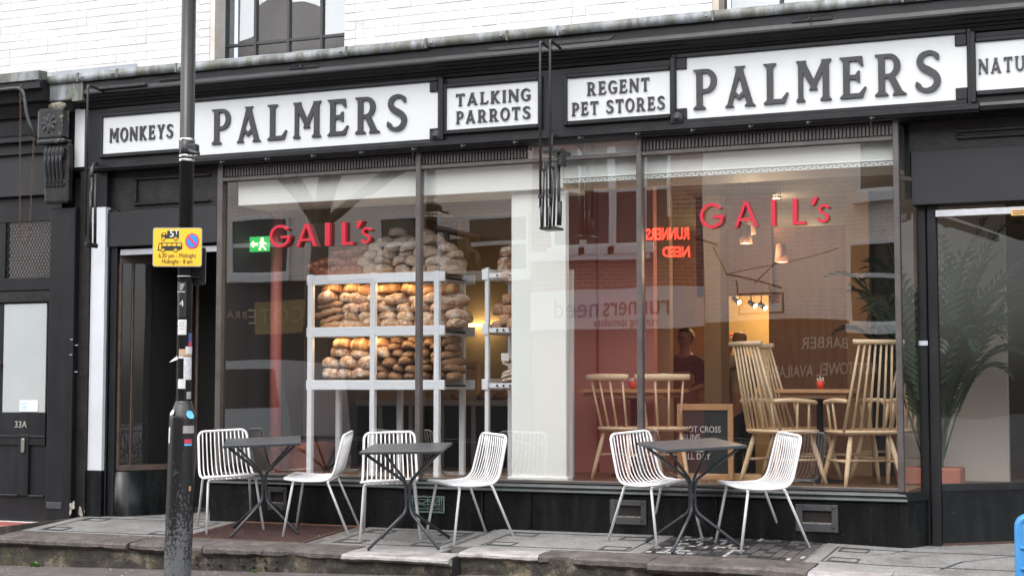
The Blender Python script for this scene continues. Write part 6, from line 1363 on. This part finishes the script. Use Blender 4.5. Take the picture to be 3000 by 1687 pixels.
# ------------------------------------------------------------------ blue plastic barrier at the right edge
bY = -1.75; bx0, btop = S(2973, 1505, bY); blue_p = mat('blue_barrier_plastic', (.045, .22, .50), .45, c2=(.06, .26, .55), vs=5, bs=40, bstr=.1)
bb = thing('street_barrier', 'bright blue plastic street barrier at the lower right corner', 'barrier', (bx0+.5, bY, sz(bx0))); zg = sz(bx0)+.03
bw = 1.1; bm = bmesh.new()
o = poly('panel', rrect(bx0, bx0+bw, zg, btop, .06, 6), bY-.02, bY+.02, blue_p, bb, holes=[rrect(bx0+.055+k*.27, bx0+.25+k*.27, zg+.12, btop-.17, .02, 3) for k in range(4)])
tube('rim', rr_ if False else [(a, bY, b) for a, b in rrect(bx0+.022, bx0+bw-.022, zg+.022, btop-.022, .05, 6)], .028, blue_p, bb, 8, True)
for k in range(4):
    for j in range(3): tube('slat', [(bx0+.065+j*.085+k*.27, bY-.012, zg+.11), (bx0+.065+j*.085+k*.27, bY-.012, btop-.165)], .014, blue_p, bb, 8)
for f in (.35, .6): tube('cross_rail', [(bx0+.03, bY-.02, zg+(btop-zg)*f), (bx0+bw-.03, bY-.02, zg+(btop-zg)*f)], .012, blue_p, bb, 8)
for f in (.15, .8): bx('foot', bx0+bw*f-.06, bx0+bw*f+.06, bY-.25, bY+.25, sz(bx0)+.001, zg+.05, mat('barrier_foot', (.03, .03, .03), .7) if f == .15 else bpy.data.materials['barrier_foot'], bb, .01)

# ================================================================== ACROSS THE STREET (seen only as reflections)
OY = -15.0
def Rf(x, y, W=15.0): return S(x, y, W)      # a reflection in the glass: the mirrored plane behind the shop
stucco = mat('cream_stucco', (.60, .55, .48), .8, c2=(.52, .47, .41), vs=1.5, bs=20, bstr=.2); darkshop = mat('dark_shop_paint', (.02, .02, .022), .5)
def brick_tex(name, a, b, mo, sc=1.0):
    m, t, s = nodes(name); co = coords(t, True); mp = N(t, 'ShaderNodeMapping'); mp.inputs['Rotation'].default_value = (R(90), 0, 0); t.links.new(co, mp.inputs['Vector'])
    br = N(t, 'ShaderNodeTexBrick', Scale=1.0/sc); br.inputs['Color1'].default_value = (*a, 1); br.inputs['Color2'].default_value = (*b, 1); br.inputs['Mortar'].default_value = (*mo, 1); br.inputs['Brick Width'].default_value = .225; br.inputs['Row Height'].default_value = .075; br.inputs['Mortar Size'].default_value = .008
    t.links.new(mp.outputs[0], br.inputs['Vector']); t.links.new(br.outputs[0], s.inputs['Base Color']); s.inputs['Roughness'].default_value = .8; bump(t, s, br.outputs['Fac'], -.4, .01); return m
redbrick = brick_tex('red_brick', (.30, .09, .06), (.22, .065, .045), (.4, .33, .28)); creambrick = brick_tex('cream_painted_brick', (.84, .735, .65), (.79, .69, .61), (.66, .57, .49)); browntile = mat('brown_roof_tiles', (.28, .12, .08), .8, c2=(.2, .08, .05), vs=4, st=(1, 1, 8))
opf = mat('white_joinery', (.7, .7, .68), .5); opg = mat('dark_window_glass', (.03, .03, .035), .1)
def owin(par_, x0, x1, z0, z1, cols=2, tr=.0):
    f = bx('window', x0, x1, OY-.05, OY+.02, z0, z1, opg, par_)
    t = .06
    for q in ((x0-t, x0, z0-t, z1+t), (x1, x1+t, z0-t, z1+t), (x0, x1, z0-t, z0), (x0, x1, z1, z1+t)): bx('frame', q[0], q[1], OY-.02, OY+.06, q[2], q[3], opf, f)
    for k in range(1, cols): xx = x0+(x1-x0)*k/cols; bx('frame', xx-.04, xx+.04, OY+.021, OY+.05, z0, z1, opf, f)
    if tr: bx('frame', x0, x1, OY+.021, OY+.05, tr-.04, tr+.04, opf, f)
    bx('sill', x0-.12, x1+.12, OY, OY+.14, z0-t-.14, z0-t-.001, opf, f)
xb0, xb1, xb2 = Rf(1560, 700)[0], Rf(2065, 700)[0], 14
# white painted brick building (right in the reflection)
ob = thing('opposite_building', 'cream painted brick building with barber shop sign across the street, reflected at right', 'building', (4, OY, -.6))
bx('wall', xb1, xb2, OY-8, OY, 2.25, 6.6, creambrick, ob); bx('ground_floor', xb1, xb2, OY-8, OY-.05, -.6, 2.249, darkshop, ob); bx('parapet', xb1-.05, xb2, OY-8, OY+.08, 6.6, 6.75, stucco, ob)
owin(ob, Rf(2500, 800)[0], Rf(2500, 800)[0]+1.1, Rf(2500, 940)[1], Rf(2500, 715)[1], 1, Rf(2500, 810)[1]); owin(ob, Rf(2520, 500)[0], Rf(2520, 500)[0]+1.1, Rf(2520, 560)[1], 6.0, 1)
wt = mat('faded_white_lettering', (.55, .5, .45), .6)
for s, x, y, h in (('BARBER', 2480, 1022, .2), ('HOT TOWEL AVAILABLE', 2570, 1098, .22)): text('shop_lettering', s, h*1.3, Rf(x, y)[0], OY-.04, Rf(x, y)[1], wt, ob, .004, mirror=True, sx=.9 if s == 'BARBER' else .62)
bs_ = thing('hanging_shop_sign', 'white hanging barber shop sign on an iron arm, reflected at right', 'sign', (Rf(2220, 890)[0], OY+.6, 2.6)); hp0, hp1 = S(2165, 940, 14.3), S(2285, 870, 14.3); bx('panel', hp0[0], hp1[0], OY+.66, OY+.70, hp0[1]+.1, hp1[1], mat('sign_panel_white', (.7, .68, .64), .5), bs_); text('sign_text', 'Barber Shop', .27, hp1[0]-.05, OY+.702, hp0[1]+.24, mat('sign_red_ink', (.4, .08, .06), .6), bs_, .003, mirror=True, sx=.5)
for q in ((hp0[0]-.03, hp0[0], hp0[1]+.07, hp1[1]+.03), (hp1[0], hp1[0]+.03, hp0[1]+.07, hp1[1]+.03), (hp0[0], hp1[0], hp0[1]+.07, hp0[1]+.1), (hp0[0], hp1[0], hp1[1], hp1[1]+.03)): bx('frame', q[0], q[1], OY+.65, OY+.71, q[2], q[3], iron, bs_)
for q in (([(2125, 808), (2285, 850)], .02), ([(2090, 720), (2125, 808)], .012), ([(2125, 808), (2455, 720)], .010), ([(2200, 838), (2290, 740)], .012), ([(2150, 828), (2155, 870)], .012), ([(2245, 845), (2250, 872)], .012)): tube('iron_arm', [(S(a, b, 14.3)[0], OY+.68, S(a, b, 14.3)[1]) for a, b in q[0]], q[1], iron, bs_, 6)
# red brick building with the running shop
rbld = thing('opposite_building', 'red brick building with white casement windows and running shop sign, reflected mid-window', 'building', (-3, OY, -.6))
bx('wall', xb0, xb1-.002, OY-8, OY, 2.85, 7.0, redbrick, rbld); bx('ground_floor', xb0, xb1-.002, OY-8, OY-.1, -.6, 2.2, mat('maroon_shopfront', (.22, .05, .045), .5), rbld); bx('roof', xb0-.2, xb1+.2, OY-8, OY+.25, 7.0, 8.2, browntile, rbld)
z0, z1 = Rf(1680, 730)[1], Rf(1680, 400)[1]
for k in range(4): a = Rf(1633, 700)[0]+k*.565; owin(rbld, a, a+.44, Rf(1700, 718)[1], Rf(1700, 577)[1], 1)
for k in range(4): a = Rf(1633, 700)[0]+k*.565; bx('transom_light', a, a+.44, OY-.05, OY+.02, Rf(1700, 555)[1], Rf(1700, 440)[1], opg, rbld); bx('light_frame', a-.06, a, OY-.02, OY+.06, Rf(1700, 565)[1], Rf(1700, 430)[1], opf, rbld); bx('light_frame', a+.44, a+.5, OY-.02, OY+.061, Rf(1700, 565)[1], Rf(1700, 430)[1], opf, rbld)
bx('string_course', xb0, Rf(1890, 700)[0]+.1, OY, OY+.12, Rf(1700, 768)[1], Rf(1700, 740)[1], opf, rbld)
fb = bx('fascia_sign', xb0, xb1-.01, OY-.09, OY+.05, 2.2, 2.85, mat('fascia_white', (.66, .62, .6), .4), rbld)
mar = mat('maroon_ink', (.2, .03, .03), .5); sblue = mat('slate_blue_ink', (.1, .16, .3), .5)
a = Rf(1966, 925)[0]
text('sign_text', 'runners', .46, a, OY+.052, 2.42, mar, fb, .006, mirror=True, sx=.9); text('sign_text', 'need', .46, a-1.36, OY+.052, 2.42, sblue, fb, .006, mirror=True, sx=.9); text('sign_text', 'running specialists', .2, a-.22, OY+.052, 2.25, mar, fb, .004, mirror=True, sx=.85)
neon = emit('red_neon', (1, .05, .03), 6); nbx = thing('neon_sign', 'red neon lettering in the opposite shop, reflected beside the mullion', 'neon sign', (Rf(1965, 690)[0], OY+1.2, 3.5))
np0 = S(2028, 690, 13.5); bx('board', S(1912, 690, 13.5)[0], S(2040, 690, 13.5)[0], OY+1.46, OY+1.48, S(1950, 760, 13.5)[1], S(1950, 640, 13.5)[1], mat('neon_board', (.06, .055, .05), .6), nbx)

def neon_text(st_, size, x, y, z, sx):
    cu = bpy.data.curves.new('t', 'FONT'); cu.body = st_; cu.size = size; cu.fill_mode = 'NONE'; cu.bevel_depth = .006; cu.resolution_u = 3; cu.bevel_resolution = 1
    t = bpy.data.objects.new('t', cu); COL.objects.link(t); me = bpy.data.meshes.new_from_object(t.evaluated_get(bpy.context.evaluated_depsgraph_get())); bpy.data.objects.remove(t)
    for v in me.vertices: q = v.co.copy(); v.co = Vector((x-q.x*sx, y+q.z, z+q.y))
    me.materials.clear(); return obj('neon_text', me, neon, nbx)
neon_text('RUNNERS', .26, np0[0], OY+1.5, np0[1]-.05, .72); neon_text('NEED', .26, np0[0], OY+1.5, np0[1]-.36, .8)
tube('bracket', [(np0[0], OY, np0[1]), (np0[0], OY+1.46, np0[1])], .02, iron, nbx)
# stucco brasserie (left in the reflection)
cb2 = thing('opposite_building', 'cream brasserie building with dark ground floor across the street, reflected at left', 'building', (-10, OY, -.6))
bx('wall', -24, xb0-.002, OY-8, OY, 3.2, 6.2, creambrick, cb2); bx('ground_floor', -24, xb0-.002, OY-8, OY-.08, -.6, 3.199, darkshop, cb2); bx('cornice', -24.1, xb0+.02, OY-8, OY+.2, 6.2, 6.35, stucco, cb2); bx('roof', -24, xb0, OY-7.5, OY-.9, 6.35, 8.7, browntile, cb2)
for x in (690, 1120, 1380): a = Rf(x, 700)[0]; owin(cb2, a, a+1.15, Rf(x, 800)[1], Rf(x, 640)[1]-.05, 1, Rf(x, 720)[1])
brass = mat('brass_lettering', (.5, .38, .2), .4, .3); text('shop_lettering', 'CÔTE', .42, Rf(888, 940)[0], OY-.07, Rf(888, 940)[1], brass, cb2, .006, mirror=True, sx=1.1, space=1.2); text('shop_lettering', 'BRASSERIE', .2, Rf(715, 935)[0], OY-.07, Rf(715, 935)[1]+.05, brass, cb2, .006, mirror=True, space=1.3)
awn = bx('lettering_board', Rf(735, 960)[0], Rf(888, 960)[0], OY-.079, OY-.074, Rf(800, 975)[1], Rf(800, 880)[1], mat('ochre_board', (.34, .24, .1), .6), cb2)  # plain ochre board behind the lettering
hs2 = thing('hanging_shop_sign', 'brown hanging restaurant sign with round bars, reflected beside the bread pile', 'sign', (Rf(1320, 760)[0], OY+.6, 3.5)); hq0, hq1 = S(1310, 800, 14.3), S(1368, 700, 14.3); brs = mat('brown_sign', (.12, .07, .04), .6)
bx('panel', hq0[0], hq1[0], OY+.66, OY+.72, hq0[1], hq1[1], brs, hs2); text('sign_text', 'CÔTE', .16, hq1[0]-.08, OY+.722, hq1[1]-.32, brass, hs2, .003, mirror=True, sx=.8)
for q in ([(1245, 665), (1410, 700)], [(1300, 670), (1310, 800)], [(1372, 690), (1378, 800)], [(1378, 735), (1405, 745)], [(1405, 745), (1410, 800)]): tube('iron_arm', [(S(a, b, 14.3)[0], OY+.7, S(a, b, 14.3)[1]) for a, b in q], .06, brs, hs2, 6)
# bare street tree
bark = mat('tree_bark', (.075, .06, .045), .9, c2=(.12, .1, .075), vs=8, bs=25, bstr=.8)
tx, tz = S(935, 900, 12.6); tr = thing('bare_tree', 'leafless street tree across the road, reflected in the left window', 'tree', (tx, -12.6, -.6)); rg = random.Random(6)
tb = bmesh.new(); cb3 = bmesh.new(); fk = S(930, 650, 12.6)[1]
bm_tube(tb, [(tx-.05, -12.6, -.6), (tx, -12.6, .8), (tx+.03, -12.6, fk-.5), (tx, -12.6, fk)], [.24, .19, .17, .2], 12)
def branch(p, d, l, r, lev, bm):
    pts = [p.copy()]; n = 5; dd = d.copy()
    for i in range(n): dd = (dd+Vector((rg.gauss(0, .16), rg.gauss(0, .16), rg.gauss(.04, .1)))).normalized(); p = p+dd*l/n; pts.append(p.copy())
    bm_tube(bm, pts, r, 6 if lev < 2 else 4, False, r*.5, False)
    if lev < 4:
        for k in range(3 if lev < 3 else 3):
            i = rg.randint(2, n); nd_ = (dd+Vector((rg.uniform(-1, 1), rg.uniform(-.7, .7), rg.uniform(-.2, .7)))*.8).normalized(); branch(pts[i], nd_, l*rg.uniform(.55, .8), r*.5, lev+1, bm)
for d, l, r in (((-.7, .1, .8), 2.0, .13), ((0.05, 0, 1), 2.4, .15), ((.75, -.1, .65), 2.2, .13), ((.3, .3, .9), 2.2, .11), ((-.3, -.2, .9), 2.0, .1)): branch(Vector((tx, -12.6, fk-.05)), Vector(d).normalized(), l, r, 0, cb3)
from_bm('trunk', tb, bark, tr, True); from_bm('crown', cb3, bark, tr, True)
# parked silver van
vx, vz = S(560, 1100, 9.0); van = thing('parked_van', 'silver parked van across the road, reflected low in the left window', 'van', (vx, -9, -.6)); sil = mat('silver_paint', (.55, .57, .6), .25, .6)
prof = [(-2.2, -.35), (-2.25, .3), (-2.1, .55), (-1.35, .72), (-.75, 1.45), (-.4, 1.52), (2.2, 1.5), (2.35, .4), (2.3, -.35)]
bm = bmesh.new(); bm_poly(bm, [(vx+a, b) for a, b in prof], [], -9.9, -8.1); bmesh.ops.recalc_face_normals(bm, faces=bm.faces[:]); from_bm('body', bm, sil, van)
for a in (-1.4, 1.5):
    for y in (-8.08, -9.92): lathe('wheel', [(.0001, -.09), (.2, -.09), (.32, -.08), (.33, 0), (.32, .08), (.2, .09), (.0001, .09)], mat('tyre', (.015, .015, .015), .8) if 'tyre' not in bpy.data.materials else bpy.data.materials['tyre'], van, 18).matrix_basis = Matrix.Translation((vx+a, y, -.28)) @ Matrix.Rotation(R(90), 4, 'X')
for q in ([(-1.15, .78), (-.7, 1.36), (-.1, 1.38), (-.1, .8)], [(0, .8), (0, 1.38), (1.0, 1.38), (1.0, .8)], [(1.1, .8), (1.1, 1.38), (2.05, 1.36), (2.15, .8)]): poly('window', [(vx+a, b) for a, b in q], -8.098, -8.09, opg, van)
for y in (-8.4, -9.6): bx('headlight', vx-2.27, vx-2.2, y-.15, y+.15, .2, .36, opf, van, .02)
